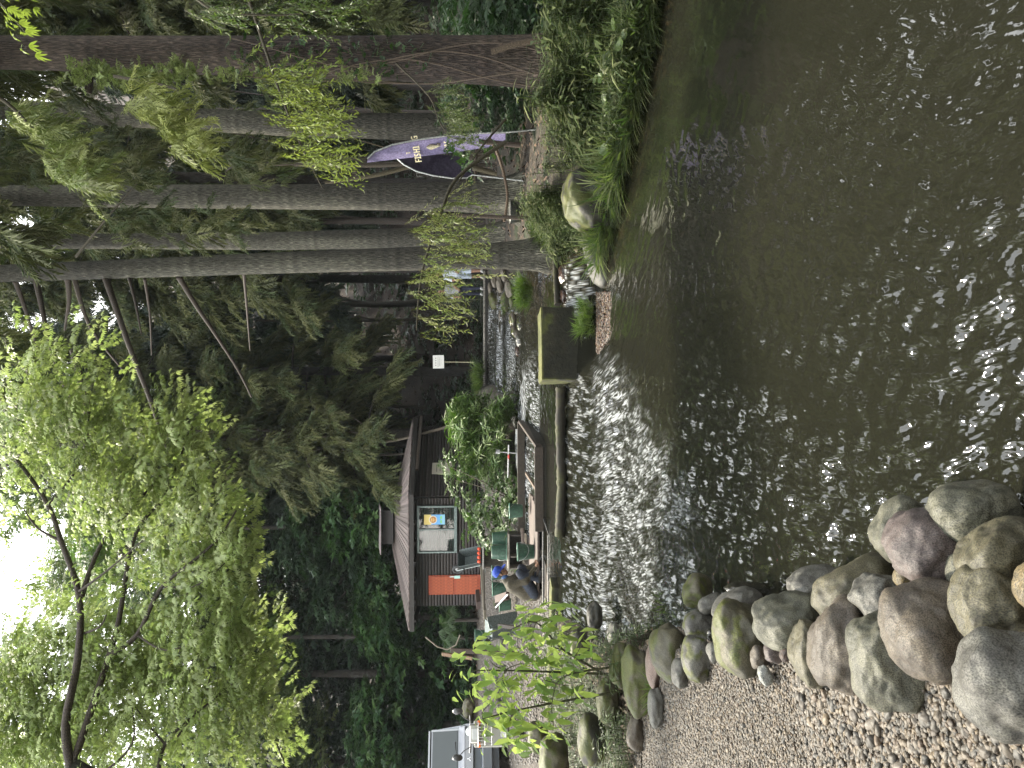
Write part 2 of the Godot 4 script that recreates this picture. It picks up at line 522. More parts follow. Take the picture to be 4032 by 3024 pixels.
func place_rock(called: String, px: float, py: float, hx: float, hy: float, d: float, look: String, moss: float, label: String, group := "", turn := 0.0, wet := false, lev := 3) -> void:
	var c := at(px, py, d)
	var a := hy * 1.06 * d / FOCAL
	var b := hx * 1.06 * d / FOCAL
	var s := rock(Vector3(a, b, clampf((a + b) * 0.5, b * 0.7, b * 1.5)), lev, STONE[look][0], STONE[look][1], moss, 2.5, 0.2, Basis(Vector3.BACK, turn))
	var o := part(called, s, mats.wet_stone if wet else mats.stone)
	o.position = c
	describe(o, label, "boulder" if called == "boulder" else "stone", group)

func build_stones() -> void:
	# px, py, half width along the picture's x and y, height of its middle, look, moss, turn, label
	var edging := [
		[2580, 2620, 32, 95, 0.0, "rose", 0.0, 0.0, "flat pinkish boulder at the far end of the gravel edging"],
		[2636, 2575, 64, 110, -0.02, "olive", 0.25, 0.1, "mossy brown boulder behind the small grey wedge stone on the gravel"],
		[2679, 2650, 32, 50, 0.02, "grey", 0.0, 0.0, "small grey wedge stone leaning on the mossy brown boulder"],
		[2750, 2594, 56, 84, 0.03, "grey", 0.45, 0.0, "upright grey boulder with bright moss spots beside the gravel"],
		[2757, 2470, 60, 62, -0.1, "grey", 0.2, 0.3, "angular grey stone between the moss-spotted boulder and the rapids"],
		[2751, 2333, 56, 62, -0.22, "olive", 0.55, -0.3, "dark mossy boulder with grass standing in the edge of the rapids"],
		[2804, 2376, 50, 34, -0.18, "grey", 0.1, 0.3, "split grey stone beside the grassy mossy boulder in the rapids"],
		[2920, 2507, 100, 138, 0.0, "olive", 0.42, 0.12, "large boulder with a thick green moss cap, midway along the edging"],
		[2912, 2400, 100, 66, -0.14, "grey", 0.0, 0.45, "long smooth grey boulder sloping to the water below the moss-capped one"],
		[2945, 2325, 82, 30, -0.28, "dark", 0.0, 0.0, "low dark wet boulder at the waterline below the moss-capped one"],
		[3107, 2447, 130, 106, -0.05, "granite", 0.05, 0.1, "square speckled granite boulder beside the moss-capped boulder"],
		[3216, 2298, 106, 57, -0.24, "grey", 0.0, 0.15, "half wet pale boulder at the waterline beside the square granite"],
		[3176, 2575, 62, 124, 0.02, "olive", 0.08, 0.05, "narrow olive boulder standing between square granite and pinkish brown boulder"],
		[3376, 2333, 160, 128, -0.14, "olive", 0.06, 0.5, "big smooth olive boulder slanting down to the water"],
		[3311, 2531, 106, 172, 0.0, "brown", 0.0, -0.12, "long pinkish brown boulder with a knob at its top"],
		[3490, 2605, 124, 174, 0.02, "granite", 0.12, 0.1, "broad green speckled granite boulder reaching out onto the gravel"],
		[3470, 2355, 102, 100, -0.08, "grey", 0.0, -0.2, "cracked grey boulder wedged between olive and brown boulders"],
		[3683, 2160, 150, 158, -0.12, "pink", 0.0, 0.2, "round purplish pink pitted boulder near the water"],
		[3568, 2088, 107, 128, -0.24, "granite", 0.0, -0.4, "grey green boulder half behind the purplish pink one"],
		[3830, 2022, 158, 120, -0.2, "granite", 0.03, 0.1, "large smooth grey green boulder standing out in the water"],
		[3950, 2185, 155, 128, -0.1, "olive", 0.05, 0.2, "yellowish grey boulder with a smooth domed top"],
		[3772, 2255, 38, 68, -0.1, "granite", 0.0, 0.0, "small granite chock stone between the pitted pink and domed boulders"],
		[3903, 2382, 134, 152, -0.03, "olive", 0.04, 0.0, "rough olive brown boulder with an ochre stain"],
		[4085, 2310, 70, 95, -0.05, "ochre", 0.03, 0.0, "pale olive boulder beside the rough ochre-stained one"],
		[3678, 2480, 164, 180, 0.0, "brown", 0.0, 0.35, "large chocolate brown boulder with a broken rough patch"],
		[3990, 2690, 178, 196, 0.06, "grey", 0.0, 0.1, "massive grey speckled boulder lying on the gravel"],
		[3563, 2270, 37, 40, -0.1, "ochre", 0.0, 0.0, "small ochre stone under the pitted pink boulder"],
		[2812, 2567, 26, 40, 0.0, "grey", 0.0, 0.0, "small smooth stone between the moss-spotted and moss-capped boulders"],
		[2986, 2588, 28, 44, 0.02, "brown", 0.0, 0.0, "small brown stone at the foot of the moss-capped boulder"],
		[3045, 2572, 34, 38, 0.02, "pink", 0.0, 0.0, "small purple grey block below the square granite boulder"],
		[3094, 2578, 22, 29, 0.02, "rust", 0.0, 0.0, "small rusty stone below the square granite boulder"],
		[3013, 2660, 24, 36, 0.02, "pale", 0.0, 0.3, "chalk white stone lying on the gravel"],
		[2804, 2500, 20, 24, -0.08, "dark", 0.0, 0.0, "small dark stone in the gap before the moss-capped boulder"],
		[2508, 2680, 54, 122, 0.06, "olive", 0.75, 0.1, "long boulder wholly covered in bright moss"],
		[2582, 2788, 32, 70, 0.03, "grey", 0.0, 0.0, "flat bare grey stone at the end of the gravel"],
		[2503, 2885, 36, 58, 0.05, "brown", 0.15, 0.0, "brownish stone between the bare flat stone and the weeds"],
		[3800, 2738, 34, 60, 0.01, "brown", 0.0, 0.1, "fist-sized brown stone lying in the gravel beside the massive grey boulder"],
	]
	for q in edging:
		var d: float = -(on(q[0], q[1], q[4]).z)
		var big: bool = q[2] > 60
		place_rock("boulder" if big else "stone", q[0], q[1], q[2], q[3], d, q[5], q[6], q[8], "", q[7], q[5] == "dark", 4 if q[0] > 2880 and big else 3)
	# mossy stones on the slope between gravel and yard
	for q in [[2440, 2625, 42, 78, 7.0, "olive", 0.8, "low moss-covered stone under the sapling stems"], [2395, 2760, 40, 90, 7.4, "olive", 0.6, "rounded half-mossy stone behind the bright mossy boulder"], [2330, 2905, 52, 95, 7.6, "dark", 0.5, "dark mossy stone in the brown weeds"],
			[2180, 2985, 60, 85, 9.0, "olive", 0.6, "tall mossy stone block below the scooter"], [2120, 2905, 40, 55, 9.6, "olive", 0.55, "upright mossy stone beside the tall mossy block"], [2280, 2540, 36, 60, 9.3, "dark", 0.3, "dark stone in the shade under the concrete wall"],
			[2341, 2425, 30, 50, 9.6, "dark", 0.1, "black wet rock under the left end of the rapids"], [1845, 2790, 22, 36, 18.0, "olive", 0.3, "round lichen-grey boulder beside the parked van"], [2420, 2500, 26, 44, 8.8, "grey", 0.1, "grey stone at the head of the rapids by the weeds"]]:
		place_rock("boulder", q[0], q[1], q[2], q[3], q[4], q[5], q[6], q[7].replace("left end of the ", ""))
	for k in 22:
		var p := Vector3(r(-11.5, -5.6), 0, -r(17.5, 21.0))
		p.y = ground(p.x, -p.z) + 0.02
		var o := part("stone", rock(Vector3(r(0.1, 0.24), r(0.07, 0.15), r(0.1, 0.2)), 2, STONE.grey[0], STONE.olive[1], r(0.0, 0.4)), mats.stone)
		o.position = p
		describe(o, "grey rubble stone in the low bank at the edge of the yard", "stone", "rubble stones edging the yard")
	# right bank and the little fall
	for q in [[2318, 785, 112, 118, 9.8, "dark", 0.62, false, "big rounded boulder with yellow-green moss under the leafy bank"],
			[2366, 1066, 46, 62, 10.5, "grey", 0.05, false, "grey wedge-shaped boulder beside the small waterfall"], [2352, 985, 48, 54, 10.7, "grey", 0.1, false, "pale boulder leaning behind the grey wedge-shaped one"],
			[2205, 977, 28, 42, 12.0, "grey", 0.15, false, "grey stone under the beam, topmost of the heap by the fall"], [2240, 956, 17, 24, 11.7, "grey", 0.0, false, "small round grey cobble in the heap by the waterfall"], [2247, 1012, 22, 34, 11.6, "granite", 0.1, false, "mid-size cobble in the heap by the waterfall"],
			[2284, 938, 20, 34, 11.3, "pale", 0.0, false, "whitish cobble in the heap by the waterfall"], [2283, 992, 19, 26, 11.2, "ochre", 0.2, false, "yellowish cobble in the heap by the waterfall"], [2310, 955, 20, 24, 11.0, "brown", 0.0, false, "brown cobble in the heap by the waterfall"],
			[2230, 1095, 28, 50, 11.7, "rust", 0.0, true, "wet rust-brown stone with water running over it"], [2262, 1060, 14, 30, 11.5, "dark", 0.0, true, "wet black stone at the top of the small waterfall"], [2228, 1165, 24, 26, 11.6, "rust", 0.0, true, "wet rust-brown stone against the concrete block"],
			[2268, 1130, 12, 28, 11.3, "dark", 0.0, true, "thin black stone splitting the small waterfall"], [2330, 1000, 16, 22, 10.9, "rust", 0.0, true, "reddish wet stone above the pool by the pale boulder"]]:
		place_rock("boulder" if q[2] > 40 else "stone", q[0], q[1], q[2], q[3], q[4], q[5], q[6], q[8], "", 0.25, q[7], 4 if q[2] > 100 else 3)
	for q in [[2020, 1258, 15, 30, 19.0, "brown", 0.35], [2052, 1275, 18, 27, 18.0, "dark", 0.2], [2027, 1307, 14, 26, 18.8, "brown", 0.3], [2048, 1343, 16, 24, 18.1, "grey", 0.1], [1977, 1290, 11, 27, 22.8, "dark", 0.0], [1975, 1245, 13, 24, 22.9, "brown", 0.1], [2035, 1220, 12, 20, 18.6, "dark", 0.1], [1960, 1335, 9, 18, 24.0, "dark", 0.0], [2040, 1385, 12, 20, 18.2, "rust", 0.0]]:
		place_rock("stone", q[0], q[1], q[2], q[3], q[4], q[5], q[6], "wet stone in the step of the stream below the footbridge", "stones in the stream steps", 0.1, true)
	for q in [[1993, 1190, 20, 38, 20.5, "olive", 0.5], [1943, 1185, 17, 32, 24.0, "olive", 0.7], [2005, 1140, 16, 34, 19.5, "tan", 0.1], [1968, 1120, 14, 30, 21.5, "tan", 0.0], [1945, 1110, 10, 22, 23.5, "tan", 0.0], [1985, 1085, 12, 24, 20.5, "tan", 0.0], [1930, 1135, 9, 20, 25.0, "tan", 0.0], [2015, 1190, 10, 22, 19.4, "olive", 0.3]]:
		place_rock("stone", q[0], q[1], q[2], q[3], q[4], q[5], q[6], "tan or mossy bank stone beside the footbridge end", "bank stones by the footbridge", 0.15)

func build_gravel() -> void:
	for kind in 4:
		var list := []
		var cols := []
		var m := rock(Vector3(1, 0.62, 0.8), 2, Color(1, 1, 1), Color(0.8, 0.78, 0.74), 0.0, 2.3, 0.3).mesh()
		var made := 0
		while made < 11500:
			var d := 1.7 + 5.0 * pow(rng.randf(), 0.75)
			var x := r(-0.55 * d - 0.2, steps(LEFT_EDGE, d) - 0.12)
			made += 1
			var coarse := noise_b.get_noise_2d(x * 30.0, d * 30.0)
			var size := r(0.0055, 0.011) * (1.45 if d < 3.4 + 0.8 * coarse else 0.95)
			if rng.randf() < 0.03: size *= 1.8
			var bas := rot(r(0, TAU), r(-0.5, 0.5), r(-0.5, 0.5)).scaled(Vector3.ONE * size)
			list.append(Transform3D(bas, Vector3(x, ground(x, d) + size * r(-0.1, 0.5), -d)))
			var tone := r(0.32, 0.85)
			cols.append([Color(0.24, 0.195, 0.145), Color(0.18, 0.155, 0.125), Color(0.26, 0.2, 0.13), Color(0.13, 0.12, 0.105), Color(0.3, 0.26, 0.215), Color(0.2, 0.145, 0.1)][rng.randi() % 6] * tone)
		var o := scatter("gravel", m, mats.pebble, list, cols)
		describe(o, "loose grey and tan gravel behind the boulder edging", "gravel")
	var list := []
	var cols := []
	for k in 9000:
		var d := r(13.3, 26.0)
		var x := r(-0.5 * d, steps(LEFT_EDGE, d) - 0.9)
		var size := r(0.012, 0.035)
		list.append(Transform3D(rot(r(0, TAU)).scaled(Vector3.ONE * size), Vector3(x, ground(x, d) + size * 0.2, -d)))
		cols.append(Color(0.22, 0.195, 0.17) * r(0.5, 1.2))
	var o := scatter("yard_gravel", rock(Vector3(1, 0.6, 0.8), 1, Color(1, 1, 1), Color(0.8, 0.78, 0.74)).mesh(), mats.pebble, list, cols)
	describe(o, "scattered pale gravel on the trodden yard before the hut", "gravel")
	# the brown pebble bar under the concrete block
	list = []
	cols = []
	for k in 3500:
		var p := on(r(2335, 2400), r(1150, 1440), -0.32)
		var size := r(0.008, 0.022)
		p.y = -0.37 + 0.1 * exp(-pow((-p.z - 10.5) / 0.35, 2.0)) + size * r(-0.3, 0.4)
		list.append(Transform3D(rot(r(0, TAU)).scaled(Vector3.ONE * size), p))
		cols.append([Color(0.2, 0.13, 0.07), Color(0.14, 0.1, 0.08), Color(0.24, 0.2, 0.17), Color(0.16, 0.08, 0.045)][rng.randi() % 4] * r(0.6, 1.3))
	o = scatter("pebble_bar", rock(Vector3(1, 0.6, 0.8), 1, Color(1, 1, 1), Color(0.8, 0.78, 0.74)).mesh(), mats.wet_stone, list, cols)
	describe(o, "wet rust-brown pebbles heaped below the concrete block", "gravel")

# ------------------------------------------------------------------ leaves and sprays
var sprays := {}
func make_sprays() -> void:
	var s := Shape.new()                                     # fans of pointed leaflets on a thin twig
	s.col = Color(0.25, 0.2, 0.12)
	s.tube([Vector3.ZERO, Vector3(0, -0.01, 0.2), Vector3(0, -0.05, 0.42)], [0.004, 0.003, 0.002], 4, false)
	for k in 8:
		var z := 0.06 + 0.048 * k
		var sd := -1.0 if k % 2 else 1.0
		var hub := Vector3(sd * r(0.04, 0.1), r(-0.03, 0.0) - z * 0.1, z + r(0.0, 0.05))
		var out := Vector3(sd * 0.8, -0.25, 0.6).normalized()
		for m in 5:
			var a := (m - 2) * 0.55
			s.col = Color(1, 1, 1) * r(0.8, 1.15)
			s.leaf(hub, (out.rotated(Vector3.UP, a) + Vector3(0, r(-0.3, 0.05), 0)).normalized(), Vector3.UP, r(0.09, 0.135) * (1.0 - 0.12 * absf(m - 2)), 0.024, 0.3)
	sprays.palmate = s.mesh()
	s = Shape.new()                                          # cedar: drooping plumes of needle cords
	for k in 26:
		var z := 0.02 + 0.019 * k
		var sd := -1.0 if k % 2 else 1.0
		var from := Vector3(sd * 0.01, -z * z * 0.5, z)
		for m in 2:
			s.col = Color(1, 1, 1) * r(0.7, 1.2)
			var dir := Vector3(sd * r(0.3, 0.75), r(-0.6, 0.1), r(0.5, 0.9)).normalized()
			var l := r(0.1, 0.19) * (1.15 - z)
			s.leaf(from, dir, Vector3(r(-0.4, 0.4), 1, 0).normalized(), l, 0.017, 0.3)
			s.leaf(from + dir * l * 0.3, (dir + rdir() * 0.45).normalized(), Vector3(1, 0.2, 0), l * 0.6, 0.015, 0.2)
	sprays.cedar = s.mesh()
	s = Shape.new()                                          # oval leaves
	s.col = Color(0.3, 0.25, 0.15)
	s.tube([Vector3.ZERO, Vector3(0, 0.02, 0.3)], [0.004, 0.002], 4, false)
	for k in 16:
		var z := 0.03 + 0.019 * k
		s.col = Color(1, 1, 1) * r(0.7, 1.2)
		s.leaf(Vector3(0, z * 0.06, z), Vector3((-1 if k % 2 else 1) * r(0.5, 1), r(-0.4, 0.3), r(0.2, 0.8)).normalized(), (Vector3.UP + rdir() * 0.5).normalized(), r(0.07, 0.11), r(0.032, 0.046), 0.3)
	sprays.oval = s.mesh()
	s = Shape.new()                                          # bamboo grass
	for k in 11:
		s.col = Color(1, 1, 1) * r(0.75, 1.2)
		var a := r(0, TAU)
		s.leaf(Vector3(0, r(-0.05, 0.08), 0), Vector3(cos(a), r(-0.2, 0.7), sin(a)).normalized(), (Vector3.UP + rdir() * 0.4).normalized(), r(0.13, 0.24), r(0.02, 0.03), 0.45)
	sprays.sasa = s.mesh()
	s = Shape.new()                                          # streamside herb: narrow leaves up a stem
	s.col = Color(0.6, 0.7, 0.4)
	s.tube([Vector3.ZERO, Vector3(0.01, 0.18, 0), Vector3(0.03, 0.36, 0.02)], [0.004, 0.003, 0.0015], 4, false)
	for k in 12:
		var y := 0.07 + 0.026 * k
		var a := k * 2.4 + r(-0.4, 0.4)
		s.col = Color(1, 1, 1) * r(0.5, 1.5)
		s.leaf(Vector3(y * 0.07, y, y * 0.04), Vector3(cos(a), r(0.1, 0.7), sin(a)).normalized(), Vector3.UP, r(0.09, 0.16), r(0.015, 0.026), 0.4)
	sprays.herb = s.mesh()
	s = Shape.new()                                          # hanging cords of small narrow leaves
	for cord in 3:
		var ax := Vector3(r(-0.3, 0.3), -0.55, r(0.3, 0.7)).normalized()
		var side0 := Vector3(r(-0.05, 0.05), 0, r(-0.05, 0.05))
		s.col = Color(0.4, 0.36, 0.2)
		s.tube([side0, side0 + ax * 0.3, side0 + ax * 0.55 + Vector3(0, -0.06, 0)], [0.003, 0.002, 0.001], 4, false)
		for k in 13:
			s.col = Color(1, 1, 1) * r(0.75, 1.25)
			s.leaf(side0 + ax * (0.05 + 0.042 * k), (ax + rdir() * 0.8).normalized(), rdir(), r(0.045, 0.075), r(0.013, 0.02), 0.25)
	sprays.cord = s.mesh()
	s = Shape.new()                                          # tuft of grass blades
	for k in 13:
		var a := r(0, TAU)
		s.col = Color(1, 1, 1) * r(0.5, 1.5)
		s.leaf(Vector3(cos(a), 0, sin(a)) * r(0, 0.05), Vector3(cos(a) * 0.5, 1, sin(a) * 0.5).normalized(), Vector3(cos(a), 0.2, sin(a)), r(0.16, 0.34), r(0.01, 0.016), -0.5)
	sprays.tuft = s.mesh()
	s = Shape.new()                                          # dead leaf
	s.leaf(Vector3(0, 0.01, -0.04), Vector3.BACK, Vector3.UP, 0.09, 0.04, -0.2)
	sprays.dead = s.mesh()

# ------------------------------------------------------------------ trees
func trunk_shape(path: Array, radii: Array, flare: float, col: Color, col_b: Color, seg := 20) -> Shape:
	var s := Shape.new()
	var fine_path := []
	var fine_r := []
	for k in path.size() - 1:
		var n := maxi(2, int(path[k].distance_to(path[k + 1]) / 0.22))
		for q in n:
			fine_path.append(path[k].lerp(path[k + 1], float(q) / n))
			fine_r.append(lerpf(radii[k], radii[k + 1], float(q) / n))
	fine_path.append(path[-1])
	fine_r.append(radii[-1])
	s.tube(fine_path, fine_r, seg, false, 1.0)
	var y0: float = path[0].y
	var spin := r(0, TAU)
	for k in s.v.size():
		var ring := k / (seg + 1)
		var p := s.v[k]
		var mid: Vector3 = fine_path[ring]
		var out := p - mid
		var ang := atan2(out.z, out.x)
		var hgt: float = mid.y - y0
		var f := 1.0 + flare * exp(-hgt / 0.42) * (1.0 + 0.55 * sin(ang * 5.0 + spin) + 0.3 * sin(ang * 3.0 - spin))
		f *= 1.0 + 0.09 * noise.get_noise_3d(cos(ang) * 60.0, hgt * 5.0, sin(ang) * 60.0 + spin * 40.0)
		s.v[k] = mid + out * f
		var q := noise_b.get_noise_3d(p.x * 25.0, p.y * 7.0, p.z * 25.0)
		s.c[k] = col.lerp(col_b, smoothstep(-0.25, 0.3, q))
	s.smooth_from()
	for ring in fine_path.size():                            # close the seam of the shading
		var a := ring * (seg + 1)
		var nn := (s.n[a] + s.n[a + seg]).normalized()
		s.n[a] = nn
		s.n[a + seg] = nn
	return s
func local(list: Array, o: Vector3) -> Array:
	var out := []
	for p in list: out.append(p - o)
	return out
func limb(parent: Node3D, pts: Array, r0: float, r1: float, col := Color(0.075, 0.06, 0.048), called := "branch") -> void:
	var path := []
	for k in pts.size() - 1:                                  # soften the corners
		var a: Vector3 = pts[maxi(k - 1, 0)]
		var b: Vector3 = pts[k]
		var c: Vector3 = pts[k + 1]
		var d: Vector3 = pts[mini(k + 2, pts.size() - 1)]
		for q in 4: path.append(b.cubic_interpolate(c, a, d, q / 4.0))
	path.append(pts[-1])
	var rad := []
	for k in path.size(): rad.append(lerpf(r0, r1, pow(float(k) / (path.size() - 1), 0.8)))
	var s := Shape.new()
	s.col = col
	s.tube(local(path, parent.position), rad, 9, true, 1.0)
	part(called, s, mats.twig, parent)
func tints(list: Array) -> Array:
	var out := []
	for k in 61:
		var c: Color = list[k % list.size()]
		out.append(c * r(0.75, 1.25))
	return out
const LIME := [Color(0.3, 0.365, 0.145), Color(0.245, 0.315, 0.11), Color(0.35, 0.405, 0.19)]
const MIDGREEN := [Color(0.045, 0.1, 0.025), Color(0.06, 0.11, 0.03), Color(0.035, 0.08, 0.03)]
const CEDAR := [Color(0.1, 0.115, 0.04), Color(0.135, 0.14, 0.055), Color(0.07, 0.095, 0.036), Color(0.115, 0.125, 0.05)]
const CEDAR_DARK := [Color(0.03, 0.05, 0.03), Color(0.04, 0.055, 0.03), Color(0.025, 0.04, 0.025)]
const DARKLEAF := [Color(0.03, 0.06, 0.025), Color(0.04, 0.07, 0.03), Color(0.025, 0.05, 0.025)]

# clumps of sprays spread through a crown
func clump_crown(parent: Node3D, clumps: Array, per: int, spray: String, material: String, palette: Array, size: float, called := "crown") -> void:
	var list := []
	var o := parent.position
	for cl in clumps:
		var c: Vector3 = cl[0]
		var rad: Vector3 = cl[1]
		var many := int(per * (cl[2] if cl.size() > 2 else 1.0))
		for k in many:
			var dir := rdir()
			var p: Vector3 = c + dir * rad * pow(rng.randf(), 0.45)
			var yaw := atan2(dir.x, dir.z) + r(-0.7, 0.7)
			list.append(Transform3D(rot(yaw, r(-0.25, 0.7), r(-0.5, 0.5)).scaled(Vector3.ONE * size * r(0.7, 1.3)), p - o))
	scatter(called, sprays[spray], mats[material], list, tints(palette), parent)
func round_tree(called: String, label: String, base: Vector3, h: float, wide: float, crown_from: float, clumps: int, per: int, spray: String, material: String, palette: Array, size: float, group := "", trunk_r := 0.16) -> Node3D:
	var t := thing(called, label, "tree", base, 0.0, group)
	var lean := Vector3(r(-0.6, 0.6), 0, r(-0.6, 0.6))
	var top := Vector3(0, h * 0.85, 0) + lean
	part("trunk", trunk_shape([Vector3(0, -0.2, 0), Vector3(0, h * 0.4, 0) + lean * 0.4, top], [trunk_r, trunk_r * 0.7, trunk_r * 0.2], 0.5, Color(0.06, 0.05, 0.04), Color(0.1, 0.085, 0.07), 10), mats.bark, t)
	var list := []
	for k in clumps:
		var y := lerpf(crown_from, h, pow(rng.randf(), 0.9))
		var f := (y - crown_from) / (h - crown_from)
		var reach := wide * sqrt(maxf(0.08, 1.0 - pow(f * 1.6 - 0.6, 2.0))) * sqrt(rng.randf())
		var a := r(0, TAU)
		var c := base + Vector3(cos(a) * reach, y, sin(a) * reach) + lean * f
		list.append([c, Vector3(1, 0.55, 1) * wide * r(0.22, 0.4)])
		if k % 3 == 0:
			limb(t, [base + Vector3(0, y * 0.75, 0) + lean * f * 0.7, base.lerp(c, 0.5) + Vector3(0, y * 0.42, 0), c], trunk_r * 0.35, 0.012)
	clump_crown(t, list, per, spray, material, palette, size)
	return t
# a cedar's crown: whorls of drooping boughs, shorter towards the top
func cedar_crown(t: Node3D, foot: Vector3, top: Vector3, y0: float, reach: float, boughs: int, per: int, size: float, palette: Array, limbs := true, material := "needle") -> void:
	var list := []
	var h := top.y - foot.y
	for k in boughs:
		var f := float(k) / boughs
		var y := lerpf(y0, h, f)
		var from := foot.lerp(top, y / h)
		var a := k * 2.4 + r(-0.5, 0.5)
		var l := reach * (1.0 - 0.8 * f) * r(0.6, 1.15)
		var out := Vector3(cos(a), 0, sin(a))
		var mid := from + out * l * 0.5 + Vector3(0, -l * 0.08, 0)
		var tip := from + out * l + Vector3(0, -l * 0.38, 0)
		if limbs and k % 2 == 0: limb(t, [from, mid, tip], 0.035 + 0.02 * (1.0 - f), 0.01, Color(0.07, 0.055, 0.045), "bough")
		for q in per:
			var u := pow(rng.randf(), 0.6)
			var p := from.lerp(mid, u * 2.0) if u < 0.5 else mid.lerp(tip, u * 2.0 - 1.0)
			p += rdir() * r(0.05, 0.4) * (0.4 + l * 0.15) + Vector3(0, -0.1, 0)
			list.append(Transform3D(rot(PI * 0.5 - a + r(-1.1, 1.1), r(0.1, 1.0), r(-0.4, 0.4)).scaled(Vector3.ONE * size * r(0.7, 1.3)), p - t.position))
	scatter("crown", sprays.cedar, mats[material], list, tints(palette), t)

func stage_tall_trees() -> void:
	make_sprays()
	# px of the foot, py along the trunk at the foot / middle / top, distance, radius, label
	var grey_bark := [Color(0.21, 0.2, 0.15), Color(0.115, 0.108, 0.083)]
	var red_bark := [Color(0.17, 0.13, 0.1), Color(0.09, 0.066, 0.052)]
	var tall := [
		[2215, 238, 222, 208, 10.6, 0.335, 0.28, red_bark, "broad reddish brown cedar trunk wound with creepers on the leafy bank"],
		[2040, 505, 490, 430, 18.5, 0.34, 0.25, grey_bark, "grey cedar trunk rising behind the purple feather flags"],
		[2065, 772, 775, 770, 15.6, 0.31, 0.75, grey_bark, "cedar with spreading buttress roots beside the branch railing"],
		[2030, 930, 950, 950, 19.0, 0.27, 0.5, grey_bark, "cedar trunk half hidden behind the mossy-footed cedar"],
		[2125, 1000, 1035, 1078, 13.6, 0.235, 0.75, grey_bark, "pale cedar with a mossy flared foot at the stream's edge"],
	]
	for q in tall:
		var foot := at(q[0], q[1], q[4])
		foot.y = ground(foot.x, -foot.z) - 0.1
		var mid := at(1100, q[2], q[4])
		var top := at(0, q[3], q[4])
		var high: Vector3 = top + (top - mid) * 1.9
		var t := thing("cedar_tree", q[8], "tree", foot)
		part("trunk", trunk_shape(local([foot, mid, top, high], foot), [q[5], q[5] * 0.8, q[5] * 0.66, q[5] * 0.25], q[6], q[7][0], q[7][1], 28), mats.bark, t)
		var crown_y: float = (top.y - foot.y) * (1.12 if q[4] < 16 else 1.05)
		cedar_crown(t, foot, high, crown_y, 3.6, 40, 34, 1.35, CEDAR)
		if q[4] == 13.6:                                      # its long bare limbs, and the plumes that hang from them
			var ends := []
			for l in [[[142, 1101, 13.6], [203, 1380, 13.2], [272, 1570, 12.8], 0.055], [[266, 1095, 13.6], [272, 1180, 13.9], [255, 1300, 14.4], 0.06], [[418, 1101, 13.6], [506, 1354, 13.0], [589, 1570, 12.4], [652, 1760, 12.0], 0.062],
					[[703, 1089, 13.6], [772, 1203, 14.2], [848, 1316, 14.8], [937, 1456, 15.5], [990, 1563, 16.0], 0.055], [[290, 1085, 13.7], [354, 1285, 14.6], [494, 1468, 15.6], 0.05], [[510, 1098, 13.6], [535, 1200, 13.2], [557, 1316, 12.9], 0.035],
					[[570, 1098, 13.6], [590, 1240, 14.2], [597, 1400, 14.8], 0.03], [[60, 1105, 13.6], [110, 1250, 14.4], [150, 1380, 15.2], 0.05], [[290, 1378, 15.2], [354, 1696, 15.0], [361, 1950, 15.2], 0.075], [[960, 1070, 13.6], [975, 1250, 14.8], [985, 1380, 15.8], 0.03]]:
				var pts := []
				for k in l.size() - 1: pts.append(at(l[k][0], l[k][1], l[k][2]))
				limb(t, pts, l[-1], l[-1] * 0.35)
				for k in range(1, pts.size()): ends.append(pts[k])
	# moss, creepers and roots on the nearest trunks
	var o := get_node("cedar_tree") as Node3D
	for k in 5:
		var pts := []
		var a0 := r(1.7, 3.6)
		for q in 9:
			var y := q * 0.55
			var a := a0 + sin(y * 1.7 + k) * 0.5
			var rad := 0.34 * (1.0 + 0.28 * exp(-y / 0.42)) + 0.005
			pts.append(o.position + Vector3(cos(a) * rad, 0.1 + y, -sin(a) * rad * -1.0))
		limb(o, pts, 0.012, 0.006, Color(0.16, 0.12, 0.09), "creeper_stem")
	var list := []
	for k in 420:
		var p := at(r(250, 760) if k % 3 else r(760, 1500), r(262, 318), 10.6 - r(0.2, 0.45))
		list.append(Transform3D(rot(r(0, TAU), r(-0.6, 0.9), r(-1, 1)).scaled(Vector3.ONE * r(0.3, 0.6)), p - o.position))
	scatter("creeper_leaves", sprays.oval, mats.bright_leaf, list, tints(LIME), o)
	list = []
	for k in 130:
		var p := at(r(900, 1700), r(150, 300), 10.6 - r(0.36, 0.5))
		list.append(Transform3D(rot(r(0, TAU), r(-0.6, 0.9), r(-1, 1)).scaled(Vector3.ONE * r(0.25, 0.5)), p - o.position))
	scatter("creeper_leaves", sprays.oval, mats.green_leaf, list, tints(MIDGREEN), o)
	limb(o, [at(2205, 150, 10.1), at(2050, 170, 10.1), at(1935, 205, 10.15)], 0.045, 0.04, Color(0.13, 0.095, 0.065), "dead_stub")
	limb(o, [at(350, 262, 10.45), at(352, 330, 10.4), at(345, 365, 10.4)], 0.055, 0.05, Color(0.07, 0.05, 0.04), "dead_stub")
	var f := get_node("cedar_tree_004") as Node3D
	list = []
	for k in 260:
		var a := r(0, TAU)
		var p := f.position + Vector3(cos(a), 0, sin(a)) * r(0.32, 0.85) + Vector3(-0.1, 0, 0.15)
		p.y = ground(p.x, -p.z) - 0.02
		list.append(Transform3D(rot(r(0, TAU)).scaled(Vector3.ONE * r(0.5, 1.1)), p - f.position))
	scatter("foot_grass", sprays.tuft, mats.grass, list, tints([Color(0.09, 0.13, 0.025), Color(0.07, 0.11, 0.02), Color(0.12, 0.15, 0.03)]), f)

